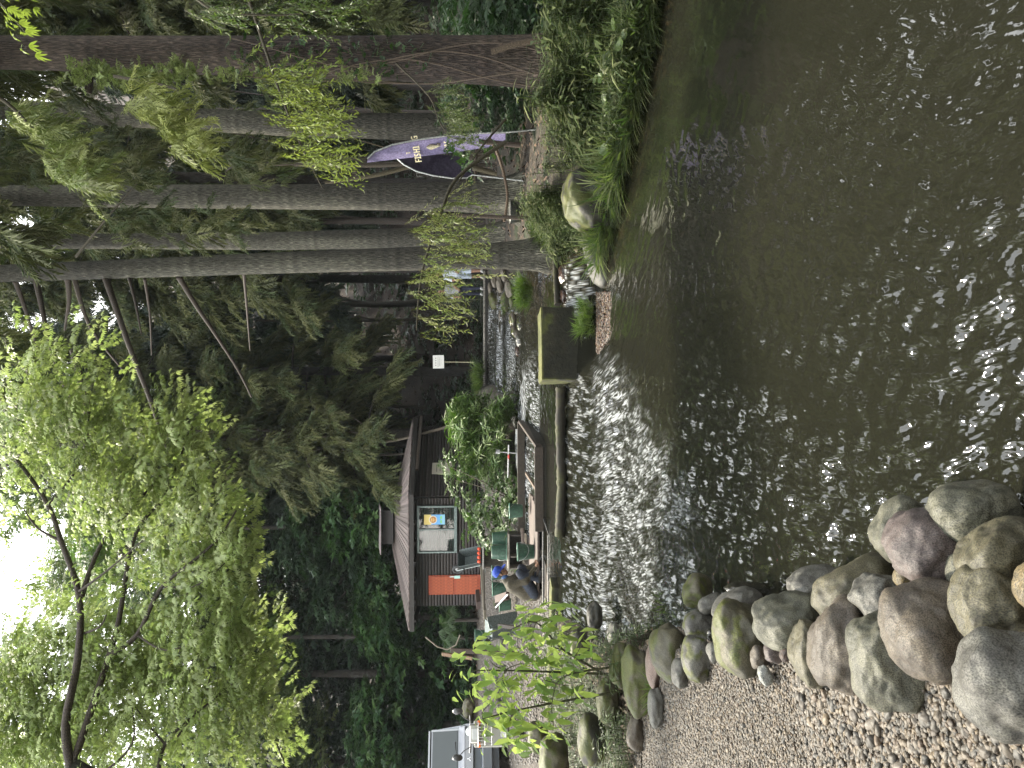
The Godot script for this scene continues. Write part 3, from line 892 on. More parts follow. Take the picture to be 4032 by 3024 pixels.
# boughs that reach into the picture from trees that stand outside it
func bough(label: String, pts: Array, r0: float, clusters: Array, spray: String, material: String, palette: Array, size: float) -> void:
	var w := []
	for p in pts: w.append(at(p[0], p[1], p[2]))
	var t := thing("overhanging_branch", label, "branch", w[0])
	limb(t, w, r0, r0 * 0.25, Color(0.09, 0.075, 0.05), "limb")
	var list := []
	for c in clusters:                                        # px, py, d, half x, half y, count, slant
		for k in int(c[5]):
			var u := r(-1, 1)
			var p := at(c[0] + u * c[3] * (0.35 if c[6] != 0 else 1.0) * r(0.3, 1.0) + (c[6] * r(-1, 1) if false else 0.0), c[1] + r(-1, 1) * c[4], c[2] + r(-0.5, 0.5))
			if c[6] != 0:
				var v := r(-1, 1)
				p = at(c[0] + v * c[3] + r(-1, 1) * c[6], c[1] + v * c[4] + r(-1, 1) * c[6], c[2] + r(-0.5, 0.5))
			list.append(Transform3D(rot(r(0, TAU), r(0.2, 1.1), r(-0.4, 0.4)).scaled(Vector3.ONE * size * r(0.7, 1.25)), p - w[0]))
	scatter("foliage", sprays[spray], mats[material], list, tints(palette), t)

func stage_boughs() -> void:
	var lit := [Color(0.2, 0.23, 0.07), Color(0.25, 0.27, 0.1), Color(0.15, 0.19, 0.05)]
	bough("upper pale cedar plume hanging before the reddish trunk", [[-150, 300, 8.6], [20, 400, 8.8], [140, 520, 9.0], [300, 720, 9.1]], 0.03, [[180, 560, 9.0, 90, 130, 46, 60], [280, 660, 9.0, 60, 100, 40, 45], [90, 470, 9.0, 80, 60, 16, 40]], "cedar", "needle", lit, 0.75)
	bough("bright fan-shaped cedar plume between two trunks", [[450, 300, 9.6], [690, 350, 9.3], [680, 420, 9.0], [640, 480, 9.0]], 0.022, [[620, 470, 9.0, 95, 90, 60, 60], [560, 400, 9.0, 50, 60, 18, 40], [720, 540, 9.0, 80, 60, 24, 40]], "cedar", "needle", [Color(0.34, 0.36, 0.12), Color(0.26, 0.29, 0.085)], 0.6)
	bough("yellow-green leafy branch slanting down across the trunks", [[960, -60, 7.6], [1030, 150, 7.8], [1090, 330, 8.0], [1180, 560, 8.2], [1270, 740, 8.3]], 0.022, [[1080, 440, 8.0, 70, 120, 13, 18], [1150, 430, 8.1, 95, 130, 14, 18], [1145, 560, 8.2, 45, 140, 13, 16], [1205, 610, 8.2, 55, 130, 13, 16], [1050, 530, 8.1, 50, 110, 9, 16], [1020, 300, 7.9, 30, 50, 8, 24]], "cord", "bright_leaf", [Color(0.27, 0.33, 0.07), Color(0.2, 0.26, 0.055)], 0.95)
	bough("long leafy spray hanging over the flags and railing", [[1990, 560, 9.2], [1800, 700, 9.0], [1730, 860, 8.8], [1660, 1080, 8.6], [1640, 1300, 8.5]], 0.028, [[1630, 950, 8.7, 25, 70, 10, 18], [1665, 1110, 8.6, 22, 210, 20, 16], [1730, 940, 8.7, 35, 70, 10, 18], [1615, 1185, 8.5, 30, 140, 12, 14], [1785, 1030, 8.6, 65, 60, 9, 16], [1690, 1150, 8.6, 28, 50, 7, 16], [1760, 800, 8.9, 40, 60, 9, 24], [1700, 870, 8.8, 30, 50, 8, 20]], "cord", "bright_leaf", [Color(0.24, 0.28, 0.1), Color(0.17, 0.22, 0.07), Color(0.32, 0.34, 0.17)], 0.8)
	bough("thin leafy spray dangling beside the reddish trunk", [[1560, 250, 9.4], [1690, 380, 9.4], [1730, 480, 9.3], [1790, 560, 9.3]], 0.012, [[1730, 430, 9.3, 60, 90, 40, 30], [1760, 540, 9.3, 40, 30, 10, 20]], "cord", "green_leaf", [Color(0.12, 0.15, 0.06), Color(0.18, 0.2, 0.1)], 0.6)
	bough("leafy branch at the upper corner before the plank wall", [[700, -120, 6.0], [820, 30, 6.0], [1100, 60, 6.1], [1330, 30, 6.2]], 0.014, [[950, 50, 6.1, 220, 20, 18, 40], [760, 30, 6.0, 120, 30, 10, 30], [1210, 40, 6.2, 160, 30, 18, 50]], "cord", "green_leaf", [Color(0.1, 0.14, 0.05), Color(0.14, 0.17, 0.06)], 0.6)
	bough("few bright maple leaves poking in at the corner", [[-60, -60, 4.5], [20, 40, 4.5], [50, 80, 4.5]], 0.006, [[10, 40, 4.5, 20, 40, 4, 18]], "palmate", "bright_leaf", [Color(0.2, 0.26, 0.05)], 0.5)
	bough("dark cedar bough hanging across the middle trunks", [[300, 1010, 14.2], [420, 860, 13.2], [560, 700, 12.6]], 0.03, [[430, 850, 12.8, 90, 100, 34, 70], [520, 700, 12.6, 60, 60, 14, 40], [640, 880, 12.8, 120, 40, 24, 50], [820, 870, 13.0, 110, 40, 24, 50]], "cedar", "needle", CEDAR, 0.85)
	bough("dark cedar bough hanging between reddish and grey trunks", [[100, 380, 14.0], [240, 600, 13.5], [420, 640, 13.0]], 0.03, [[400, 620, 13.2, 110, 60, 36, 60], [250, 380, 13.6, 120, 40, 24, 50], [60, 620, 13.5, 80, 70, 28, 60], [960, 650, 13.6, 100, 40, 20, 50]], "cedar", "needle", CEDAR, 0.9)
	bough("slim bare branch with leaves slanting across the flag", [[1990, 470, 11.0], [1880, 600, 10.8], [1780, 760, 10.6], [1690, 900, 10.4]], 0.02, [[1800, 620, 10.7, 60, 60, 22, 40], [1890, 560, 10.8, 50, 40, 10, 30]], "oval", "green_leaf", MIDGREEN, 0.55)

# the broad-leaved tree whose forked limbs come in low over the yard
func stage_forked_tree() -> void:
	var base := Vector3(-7.0, 0, -8.2)
	base.y = ground(base.x, 8.2)
	var t := thing("broadleaf_tree", "forked broadleaf tree with backlit lime green leaves over the yard", "tree", base)
	var fork := at(280, 3030, 8.6)
	part("trunk", trunk_shape(local([base - Vector3(0, 0.2, 0), base.lerp(fork, 0.5) + Vector3(-0.3, 0, 0), fork], base), [0.2, 0.14, 0.115], 0.6, Color(0.09, 0.075, 0.06), Color(0.055, 0.047, 0.04), 14), mats.bark, t)
	var limbs := [
		[[280, 3030, 8.6], [258, 2850, 8.7], [305, 2600, 8.8], [312, 2350, 8.9], [240, 2130, 9.0], [190, 1990, 9.1], [90, 1840, 9.2], [10, 1750, 9.3], 0.056],
		[[280, 3030, 8.6], [340, 2850, 8.8], [430, 2580, 9.0], [470, 2430, 9.1], [515, 2160, 9.3], [565, 2050, 9.4], [640, 1960, 9.5], [730, 1750, 9.6], 0.048],
		[[430, 2580, 9.0], [540, 2500, 8.9], [630, 2320, 8.8], [760, 2210, 8.7], [860, 2120, 8.6], [930, 2010, 8.6], 0.035], [[320, 2350, 8.9], [400, 2140, 9.2], [540, 1980, 9.4], [640, 1860, 9.5], 0.035],
		[[310, 2330, 8.9], [430, 2240, 8.7], [560, 2130, 8.5], 0.018], [[190, 1990, 9.1], [300, 1850, 9.3], [350, 1680, 9.5], [330, 1500, 9.6], 0.022], [[540, 2500, 8.9], [650, 2560, 8.7], [790, 2520, 8.6], 0.016],
		[[240, 2130, 9.0], [150, 2080, 9.0], [90, 2000, 9.0], 0.02], [[640, 2310, 8.8], [760, 2310, 8.7], [850, 2250, 8.6], [920, 2180, 8.6], 0.014], [[312, 2500, 8.9], [390, 2470, 8.8], [420, 2420, 8.8], 0.02],
		[[620, 3060, 8.8], [650, 2930, 8.9], [760, 2820, 9.0], [920, 2690, 9.2], 0.03], [[650, 2930, 8.9], [590, 2860, 9.0], [500, 2740, 9.1], 0.016], [[700, 2900, 9.0], [800, 2750, 9.0], [830, 2650, 9.0], 0.014],
		[[1150, 3060, 9.5], [1080, 2900, 9.6], [1050, 2700, 9.7], 0.016], [[400, 3050, 8.6], [520, 2930, 8.6], [520, 2780, 8.7], 0.018]]
	for l in limbs:
		var pts := []
		for k in l.size() - 1: pts.append(at(l[k][0], l[k][1], l[k][2]))
		limb(t, pts, l[-1], l[-1] * 0.3, Color(0.075, 0.062, 0.05))
	# px, py, d, half x, half y, sprays
	var cl := []
	for q in [[40, 1380, 9, 50, 70, 12], [120, 1480, 9, 80, 90, 40], [260, 1560, 9.2, 120, 110, 60], [180, 1660, 9.2, 160, 80, 60], [310, 1360, 9.2, 60, 50, 14], [420, 1560, 9.4, 60, 90, 24], [330, 1760, 9.3, 120, 110, 60],
			[80, 1780, 9.2, 80, 80, 30], [500, 1800, 9.5, 130, 100, 60], [700, 1680, 9.4, 90, 90, 34], [690, 1600, 9.4, 40, 50, 10], [640, 1860, 9.4, 140, 100, 70], [780, 1760, 9.4, 60, 60, 16], [400, 1960, 9.3, 140, 90, 60], [560, 2060, 9.2, 120, 100, 50],
			[800, 2010, 8.8, 110, 110, 60], [900, 2060, 8.6, 70, 60, 26], [720, 2140, 8.9, 110, 90, 44], [860, 2220, 8.7, 80, 80, 40], [900, 2250, 8.6, 60, 60, 20], [700, 2380, 8.9, 100, 110, 50], [790, 2450, 8.7, 120, 90, 50], [880, 2420, 8.7, 70, 60, 24],
			[560, 2420, 9.2, 120, 120, 24], [420, 2360, 9.2, 90, 120, 20], [300, 2500, 9.4, 120, 110, 50], [160, 2560, 9.6, 140, 130, 70], [420, 2600, 9.4, 120, 110, 60], [560, 2640, 9.2, 120, 110, 60], [90, 2740, 9.8, 120, 130, 60], [250, 2740, 9.6, 130, 120, 70],
			[420, 2800, 9.4, 130, 120, 64], [640, 2760, 9.2, 120, 120, 60], [760, 2660, 9.0, 110, 100, 50], [880, 2600, 9.0, 90, 90, 40], [980, 2620, 9.2, 90, 80, 34], [1050, 2500, 9.4, 60, 60, 16], [960, 2740, 9.2, 110, 100, 44], [830, 2860, 9.0, 110, 110, 44],
			[1080, 2800, 9.6, 90, 110, 30], [120, 2930, 9.8, 140, 120, 70], [330, 2960, 9.6, 130, 110, 60], [560, 2940, 9.2, 130, 110, 56], [760, 2990, 9.0, 120, 80, 36], [980, 2930, 9.3, 100, 100, 34], [20, 2300, 9.4, 60, 100, 14], [60, 1960, 9.2, 50, 70, 10], [130, 2450, 9.5, 60, 70, 12], [-120, 2700, 9.8, 120, 200, 60], [-150, 2950, 9.8, 140, 150, 50], [-60, 2850, 9.6, 120, 150, 50], [600, 2200, 9.2, 100, 100, 20], [950, 2500, 9.0, 60, 60, 20], [1010, 2840, 9.2, 80, 80, 24], [200, 2850, 9.7, 120, 120, 50], [480, 2720, 9.3, 120, 100, 40], [30, 1600, 9.3, 60, 90, 30], [20, 1850, 9.3, 50, 60, 20], [40, 2620, 9.7, 70, 90, 40], [30, 2860, 9.8, 70, 100, 40], [250, 2960, 9.7, 100, 90, 40], [30, 3000, 9.8, 60, 60, 30], [560, 2560, 9.4, 90, 90, 30], [350, 2680, 9.5, 90, 90, 40], [330, 1900, 9.4, 110, 80, 40], [480, 1680, 9.5, 90, 80, 30], [680, 1780, 9.5, 80, 80, 30], [20, 2700, 9.8, 60, 120, 30], [20, 1700, 9.3, 50, 150, 24], [60, 2560, 9.7, 60, 60, 16]]:
		cl.append([at(q[0], q[1], q[2]), Vector3(q[4] * 1.5, q[3] * 1.35, 200) * q[2] / FOCAL, q[5] / 10.0])
	for k in 48:                                              # the rest of the crown, over the gravel
		cl.append([Vector3(r(-8.5, -2.6), r(6.2, 9.0), -r(-3.0, 5.0)), Vector3(1.1, 0.5, 1.1), 14.0])
	clump_crown(t, cl, 14, "palmate", "bright_leaf", LIME, 0.58)

func stage_forest() -> void:
	var spots := [
		# x, D, height, half width, crown from, look
		[-5.2, 35, 15, 3.4, 3.0, "cedar"], [-1.5, 33, 24, 3.4, 5.0, "cedar"], [1.2, 36, 24, 3.4, 6.0, "cedar"], [4.5, 33, 24, 3.3, 6.5, "cedar"], [7.8, 30, 24, 3.3, 5.5, "cedar"], [11.5, 27, 18, 3.4, 4.0, "cedar"], [-3.2, 42, 18, 3.6, 3.0, "cedar"], [2.8, 44, 18, 3.6, 3.0, "cedar"], [9.5, 40, 18, 3.6, 3.0, "cedar"], [14, 34, 18, 3.6, 2.0, "cedar"],
		[0.5, 30.5, 24, 3.2, 5.5, "cedar"], [-2.2, 29.5, 14, 2.8, 4.4, "cedar"], [6.2, 24, 24, 2.8, 6.4, "cedar"], [9.6, 19, 15, 3.0, 3.5, "cedar"], [12, 14.5, 16, 3.2, 2.5, "cedar"], [4.2, 27.5, 24, 2.6, 7.0, "cedar"]]
	var n := 0
	for q in spots:
		var base := Vector3(q[0], ground(q[0], q[1]) - 0.2, -q[1])
		var t := thing("forest_cedar", "dark cedar of the forest on the slope beyond the stream", "tree", base, 0.0, "forest cedars on the slope")
		var top: Vector3 = base + Vector3(r(-0.5, 0.5), q[2], r(-0.5, 0.5))
		part("trunk", trunk_shape(local([base, base.lerp(top, 0.5), top], base), [0.2, 0.14, 0.03], 0.4, Color(0.08, 0.066, 0.055), Color(0.05, 0.042, 0.036), 12), mats.bark, t)
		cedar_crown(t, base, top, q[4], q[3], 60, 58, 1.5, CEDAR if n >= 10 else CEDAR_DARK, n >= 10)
		n += 1
	for q in [[-6.4, 33, 8, 2.8, 1.6], [-8.6, 34, 11, 3.2, 2.0], [-11.6, 36, 9, 3.0, 2.0], [-16.8, 35, 11, 3.4, 2.0], [-20, 33, 10, 3.4, 2.0], [-13, 44, 12, 3.8, 3.0], [-7.5, 43, 15, 4.0, 3.0], [-19.5, 42, 13, 4.0, 3.0], [-4.6, 31, 6.0, 2.2, 1.2], [-9.6, 31, 5.0, 2.0, 1.0], [-13.5, 30.5, 5.0, 2.2, 0.8], [-13.2, 35, 9, 3.0, 0.8], [-15.5, 39, 12, 3.6, 1.0], [-11.0, 39, 11, 3.4, 1.0], [-18, 29, 6, 2.4, 0.6]]:
		var base := Vector3(q[0], ground(q[0], q[1]) - 0.2, -q[1])
		var low: bool = q[2] < 7
		round_tree("forest_tree", "low dark green tree crowding behind the hut roof" if low else "dense dark broadleaf tree rising behind the hut", base, q[2], q[3], q[4], 30, 46, "oval", "green_leaf", MIDGREEN if low else DARKLEAF, 2.1, "low trees behind the hut" if low else "tall broadleaf trees behind the hut")
	# a second pale green tree against the light, farther back than the forked one
	for q in [[-6.0, 32, 15, 3.2, 8.0], [-10.5, 32, 14, 3.2, 7.5]]:
		var base := Vector3(q[0], ground(q[0], q[1]) - 0.2, -q[1])
		round_tree("sunlit_tree", "tall tree with thin sunlit leaves above the yard", base, q[2], q[3], q[4], 22, 34, "palmate", "bright_leaf", [Color(0.1, 0.16, 0.03), Color(0.07, 0.13, 0.03)], 1.6, "sunlit trees above the yard", 0.13)
	for q in [[-1.8, 29, 21, 3.4, 9.0], [-12.5, 33, 21, 4.0, 7.0], [-16.5, 30, 20, 4.0, 6.0], [-20, 38, 22, 4.4, 6.0], [-7.5, 37, 16, 3.6, 6.0], [-4.5, 37, 19, 3.2, 8.0], [-10.2, 41, 19, 3.4, 8.0]]:
		var base := Vector3(q[0], ground(q[0], q[1]) - 0.2, -q[1])
		round_tree("tall_tree", "tall loose-leaved tree against the light beyond the hut", base, q[2], q[3], q[4], 52, 40, "oval", "bright_leaf", [Color(0.14, 0.19, 0.07), Color(0.1, 0.15, 0.06), Color(0.18, 0.22, 0.09)], 1.9, "tall trees against the light", 0.2)
	# trees at the photographer's back, which shut out the light from behind
	for q in [[-9, -6, 15, 4.2, 2.5], [-3.5, -8, 16, 4.4, 2.5], [2.5, -7, 16, 4.4, 2.5], [8.5, -5, 16, 4.4, 2.0], [11, 2, 16, 4.4, 2.0], [-13, 1, 14, 4.0, 2.5], [12, 8, 15, 4.0, 1.5], [-6, -13, 15, 4.6, 0.5], [0, -14, 15, 4.6, 0.5], [6, -13, 15, 4.6, 0.5], [-12, -9, 15, 4.6, 0.5], [12, -9, 15, 4.6, 0.5]]:
		var base := Vector3(q[0], ground(q[0], q[1]) - 0.2, -q[1])
		round_tree("bank_tree", "tall tree on the bank at the photographer's back", base, q[2], q[3], q[4], 34, 40, "oval", "green_leaf", DARKLEAF, 2.6, "trees at the photographer's back", 0.2)
	# slim bare stems behind the hut and on the slope
	var stems := [[[1860, 1640, 27], [1520, 1740, 28], [1390, 1700, 28], [1280, 1720, 28], [1150, 1700, 28], 0.06, Color(0.2, 0.17, 0.13)], [[1900, 1700, 28], [1560, 1730, 29], [1330, 1760, 29], [1180, 1780, 29], 0.05, Color(0.2, 0.17, 0.13)], [[1880, 1760, 29], [1540, 1790, 29], [1400, 1790, 29], [1290, 1770, 29], 0.05, Color(0.2, 0.17, 0.13)],
		[[1900, 1245, 33], [1500, 1262, 33], [1000, 1262, 33], 0.09, Color(0.09, 0.075, 0.06)], [[1900, 1180, 36], [1500, 1200, 36], [900, 1190, 36], 0.2, Color(0.07, 0.06, 0.05)], [[1860, 1610, 33], [1500, 1600, 33], [1050, 1630, 33], 0.1, Color(0.11, 0.095, 0.075)], [[2000, 610, 22], [1500, 650, 22], [900, 640, 22], 0.1, Color(0.1, 0.08, 0.055)], [[2050, 460, 24], [1500, 440, 24], [600, 430, 24], 0.11, Color(0.06, 0.05, 0.04)],
		[[2000, 690, 21], [1720, 640, 21], [1480, 690, 21], [1280, 720, 21], 0.09, Color(0.14, 0.115, 0.07)], [[1900, 350, 26], [1500, 340, 26], [600, 340, 26], 0.16, Color(0.05, 0.042, 0.036)], [[1950, 880, 27], [1500, 870, 27], [600, 870, 27], 0.17, Color(0.06, 0.05, 0.042)]]
	for q in stems:
		var pts := []
		for k in q.size() - 2: pts.append(at(q[k][0], q[k][1], q[k][2]))
		var foot: Vector3 = pts[0]
		foot.y = ground(foot.x, -foot.z) - 0.15
		pts[0] = foot
		var t := thing("slim_tree", "pale twisting bare stem behind the hut" if q[-1].r > 0.15 else "slim dark trunk in the shade of the slope", "tree", foot, 0.0, "bare stems behind the hut" if q[-1].r > 0.15 else "slim trunks on the slope")
		limb(t, pts, q[-2], q[-2] * 0.5, q[-1], "trunk")
		limb(t, [pts[1], pts[1].lerp(pts[2], 0.5) + Vector3(0.5, 0.3, 0), pts[2] + Vector3(1.0, 0.6, 0)], q[-2] * 0.4, 0.01, q[-1])

# ------------------------------------------------------------------ the hut and the works by the stream
# a block with slightly uneven faces; tone(p, n) gives the colour of its surface
func rough_box(size: Vector3, cell: float, uneven: float, tone: Callable) -> Shape:
	var s := Shape.new()
	var h := size * 0.5
	var off := Vector3(r(-9, 9), r(-9, 9), r(-9, 9))
	for ax in 3:
		var a1 := (ax + 1) % 3
		var a2 := (ax + 2) % 3
		var n1 := clampi(int(size[a1] / cell), 2, 60)
		var n2 := clampi(int(size[a2] / cell), 2, 60)
		for sg in [-1.0, 1.0]:
			var first := s.v.size()
			for i1 in n1 + 1:
				for i2 in n2 + 1:
					var q := Vector3.ZERO
					q[ax] = sg * h[ax]
					q[a1] = lerpf(-h[a1], h[a1], float(i1) / n1)
					q[a2] = lerpf(-h[a2], h[a2], float(i2) / n2)
					var inner := Vector3(clampf(q.x, -h.x + 0.02, h.x - 0.02), clampf(q.y, -h.y + 0.02, h.y - 0.02), clampf(q.z, -h.z + 0.02, h.z - 0.02))
					var nn := (q - inner).normalized()
					var p := inner + nn * 0.02 + nn * uneven * noise.get_noise_3dv((q + off) * 90.0)
					s.col = tone.call(q, nn)
					s.vert(p, nn)
			for i1 in n1:
				for i2 in n2:
					var a := first + i1 * (n2 + 1) + i2
					if sg > 0: s.quad(a, a + n2 + 1, a + n2 + 2, a + 1)
					else: s.quad(a, a + 1, a + n2 + 2, a + n2 + 1)
	return s
func prism(s: Shape, outline: Array, thick: Vector3) -> void:   # a flat outline (counter-clockwise seen from +thick) given depth
	var flat := PackedVector2Array()
	var nn := thick.normalized()
	var ux: Vector3 = (outline[1] - outline[0]).normalized()
	var uy := nn.cross(ux)
	for p in outline: flat.append(Vector2((p - outline[0]).dot(ux), (p - outline[0]).dot(uy)))
	var idx := Geometry2D.triangulate_polygon(flat)
	for side in [0, 1]:
		var first := s.v.size()
		for p in outline: s.vert(p + thick * (0.5 if side else -0.5), nn if side else -nn, Vector2((p - outline[0]).dot(ux), (p - outline[0]).dot(uy)))
		for k in range(0, idx.size(), 3):
			var a := idx[k]
			var b := idx[k + 1]
			var d := idx[k + 2]
			var turn := (flat[b] - flat[a]).cross(flat[d] - flat[a])
			if (turn > 0) == (side == 1): s.tri(first + a, first + b, first + d)
			else: s.tri(first + a, first + d, first + b)
	var m := outline.size()
	for k in m:
		var p: Vector3 = outline[k]
		var q: Vector3 = outline[(k + 1) % m]
		var out := (q - p).cross(nn).normalized()
		var a := s.vert(p - thick * 0.5, out)
		var b := s.vert(q - thick * 0.5, out)
		var d := s.vert(q + thick * 0.5, out)
		var e := s.vert(p + thick * 0.5, out)
		s.quad(a, b, d, e)
func lettering(text: String, size: float, where: Vector3, bas: Basis, col: Color, parent: Node3D) -> void:
	var tm := TextMesh.new()
	tm.text = text
	var f := SystemFont.new()
	f.font_names = PackedStringArray(["Droid Sans"])
	f.font_weight = 700
	tm.font = f
	tm.font_size = 32
	tm.pixel_size = size / 32.0
	tm.depth = 0.004
	var o := MeshInstance3D.new()
	o.mesh = tm
	var m := StandardMaterial3D.new()
	m.albedo_color = col
	o.material_override = m
	o.name = "lettering"
	o.transform = Transform3D(bas, where)
	parent.add_child(o, true)
func pick(s: Variant) -> Shape:
	return s

func stage_hut() -> void:
	var A := Vector3(-7.55, 0, -26.2)
	var B := Vector3(-3.85, 0, -25.9)
	var C := Vector3(-1.75, 0, -28.0)
	var D := Vector3(-1.75, 0, -30.4)
	var E := Vector3(-7.9, 0, -30.4)
	var y0 := 1.0
	var y1 := 3.5
	var base := Vector3(-5.2, y0, -28)
	var t := thing("log_hut", "small dark log-sided hut with a hipped board roof and red door", "hut", base)
	var logs := [Color(0.03, 0.024, 0.022), Color(0.045, 0.035, 0.031), Color(0.036, 0.03, 0.027)]
	var walls := [[A, B], [B, C], [C, D], [D, E], [E, A]]
	for w in walls:
		var s := Shape.new()
		s.col = Color(0.03, 0.025, 0.022)
		var p: Vector3 = w[0] - base
		var q: Vector3 = w[1] - base
		s.bar(Vector3(p.x, (y1 - y0) * 0.5, p.z), Vector3(q.x, (y1 - y0) * 0.5, q.z), 0.1, y1 - y0)
		var wall := part("wall", s, mats.wood, t)
		if w[0] == D or w[0] == E: continue
		for k in 24:
			var l := Shape.new()
			l.col = logs[rng.randi() % 3] * r(0.8, 1.2)
			var y := 0.1 + k * 0.103
			var out := (q - p).cross(Vector3.UP).normalized() * 0.05
			var pa := Vector3(p.x, y, p.z) + out
			var pb := Vector3(q.x, y, q.z) + out
			l.tube([pa, pb], [0.054, 0.054], 8, true, 0.5)
			part("log", l, mats.wood, wall)
	# roof: boards laid down the slope
	var roof := Node3D.new()
	roof.name = "roof"
	t.add_child(roof)
	var ey := 3.52
	var L := Vector3(-8.25, ey, -25.6) - base
	var M := Vector3(-3.65, ey, -25.3) - base
	var R := Vector3(-1.25, ey + 0.04, -28.0) - base
	var R2 := Vector3(-1.25, ey, -31) - base
	var L2 := Vector3(-8.5, ey, -31) - base
	var K1 := Vector3(-6.0, 4.32, -28.2) - base
	var K2 := Vector3(-4.5, 4.32, -28.2) - base
	for f in [[L, M, K1, K2, 46], [M, R, K2, K2, 34], [R, R2, K2, K2, 12], [L2, L, K1, K1, 16], [R2, L2, K2, K1, 10]]:
		for k in int(f[4]):
			var u0: float = float(k) / f[4]
			var u1: float = float(k + 1) / f[4]
			var a: Vector3 = f[0].lerp(f[1], u0)
			var b: Vector3 = f[0].lerp(f[1], u1 - 0.06 / f[4])
			var c: Vector3 = f[2].lerp(f[3], u1 - 0.06 / f[4])
			var d: Vector3 = f[2].lerp(f[3], u0)
			var nn := (b - a).cross(d - a).normalized()
			var lift := nn * (0.012 * (k % 2))
			var s := Shape.new()
			s.col = Color(0.22, 0.18, 0.165) * r(0.5, 1.3)
			var outline := [a + lift, b + lift, c + lift]
			if c.distance_to(d) > 0.001: outline.append(d + lift)
			prism(s, outline, nn * 0.035)
			part("board", s, mats.plank, roof)
	for f in [[L, M], [M, R], [L2, L]]:
		var s := Shape.new()
		s.col = Color(0.03, 0.025, 0.023)
		s.bar(f[0] + Vector3(0, -0.1, 0.02), f[1] + Vector3(0, -0.1, 0.02), 0.04, 0.14)
		part("fascia", s, mats.wood, roof)
	var s := Shape.new()
	s.col = Color(0.035, 0.03, 0.028)
	s.box(Vector3(-5.15, 4.46, -28.0) - base, Vector3(1.2, 0.42, 0.8))
	part("vent_box", s, mats.wood, t)
	for k in 12:
		s = Shape.new()
		s.col = Color(0.26, 0.22, 0.22) * r(0.8, 1.15)
		s.box(Vector3(-6.0 + 0.14 * k, 4.76, -27.9) - base, Vector3(0.135, 0.03, 1.3), rot(0, 0.16), 0.004)
		part("vent_roof_board", s, mats.plank, t)
	# eave beams
	for k in 7:
		s = Shape.new()
		s.col = Color(0.05, 0.04, 0.035)
		var p := L.lerp(M, (k + 0.5) / 7.0)
		s.box(p + Vector3(0, -0.16, -0.3), Vector3(0.08, 0.12, 0.6))
		part("rafter_end", s, mats.wood, t)
	# red door, with two panels and a lever
	var front := (B - A).normalized()
	var outw := front.cross(Vector3.UP).normalized()
	var fb := Basis(front, Vector3.UP, outw)
	var on_front := func(x: float, y: float, o: float) -> Vector3: return A + front * ((x - A.x) / front.x) + outw * o + Vector3(0, y, 0) - base
	s = Shape.new()
	s.col = Color(0.34, 0.065, 0.025)
	s.box(on_front.call(-6.83, 2.02, 0.1), Vector3(0.68, 1.76, 0.06), fb)
	var door := part("door", s, mats.wood, t)
	for k in 2:
		s = Shape.new()
		s.col = Color(0.37, 0.08, 0.03)
		s.box(on_front.call(-6.83, 1.6 + 0.82 * k, 0.135), Vector3(0.6, 0.74, 0.02), fb)
		part("panel", s, mats.wood, door)
	s = Shape.new()
	s.col = Color(0.6, 0.6, 0.58)
	s.box(on_front.call(-6.53, 2.1, 0.16), Vector3(0.05, 0.16, 0.03), fb)
	part("handle", s, mats.metal, door)
	s = Shape.new()
	s.col = Color(0.35, 0.55, 0.5)
	s.box(on_front.call(-6.55, 1.93, 0.16), Vector3(0.1, 0.2, 0.01), fb)
	part("notice", s, mats.plain, door)
	# window
	var win := Node3D.new()
	win.name = "window"
	t.add_child(win)
	for q in [[-4.9, 3.24, 1.62, 0.07], [-4.9, 1.98, 1.62, 0.1], [-5.68, 2.61, 0.06, 1.3], [-4.12, 2.61, 0.06, 1.3], [-4.9, 2.61, 0.05, 1.2]]:
		s = Shape.new()
		s.col = Color(0.2, 0.25, 0.24)
		s.box(on_front.call(q[0], q[1], 0.14), Vector3(q[2], q[3], 0.09), fb)
		part("frame", s, mats.metal, win)
	for k in 26:
		s = Shape.new()
		s.col = Color(0.05, 0.09, 0.065)
		s.box(on_front.call(-4.9, 2.05 + 0.0455 * k, 0.085), Vector3(1.5, 0.034, 0.012), fb * rot(0, 0.5), 0.002)
		part("slat", s, mats.plain, win)
	for k in 2:
		s = Shape.new()
		s.box(on_front.call(-5.28 + 0.77 * k, 2.61, 0.125 + 0.012 * k), Vector3(0.72, 1.18, 0.006), fb, 0.001)
		part("pane", s, mats.glass, win)
	# poster in the window
	var po := thing("poster", "blue and yellow beer poster hung in the hut window", "poster", base)
	for q in [[-4.56, 2.69, 0.34, 0.7, 0.155, Color(0.12, 0.33, 0.62)], [-4.56, 2.92, 0.34, 0.24, 0.16, Color(0.62, 0.5, 0.16)], [-4.56, 2.4, 0.34, 0.12, 0.16, Color(0.2, 0.42, 0.55)], [-4.49, 2.47, 0.1, 0.05, 0.163, Color(0.2, 0.5, 0.08)], [-4.63, 2.47, 0.1, 0.05, 0.163, Color(0.2, 0.5, 0.08)]]:
		s = Shape.new()
		s.col = q[5]
		s.box(on_front.call(q[0], q[1], q[4]), Vector3(q[2], q[3], 0.008), fb, 0.001)
		part("sheet" if q[3] > 0.5 else "print", s, mats.plain, po)
	for q in [[0.135, Color(0.7, 0.66, 0.55), 0.166], [0.112, Color(0.36, 0.16, 0.05), 0.17]]:
		s = Shape.new()
		s.col = q[1]
		s.lathe([Vector2(0.0, 0.004), Vector2(q[0], 0.004), Vector2(q[0], -0.004)].map(func(v): return v), 24, on_front.call(-4.56, 2.74, q[2]), fb * rot(0, PI / 2))
		part("emblem", s, mats.plain, po)
	lettering("CRAFT", 0.05, on_front.call(-4.56, 2.79, 0.178), fb, Color(0.95, 0.85, 0.6), po)
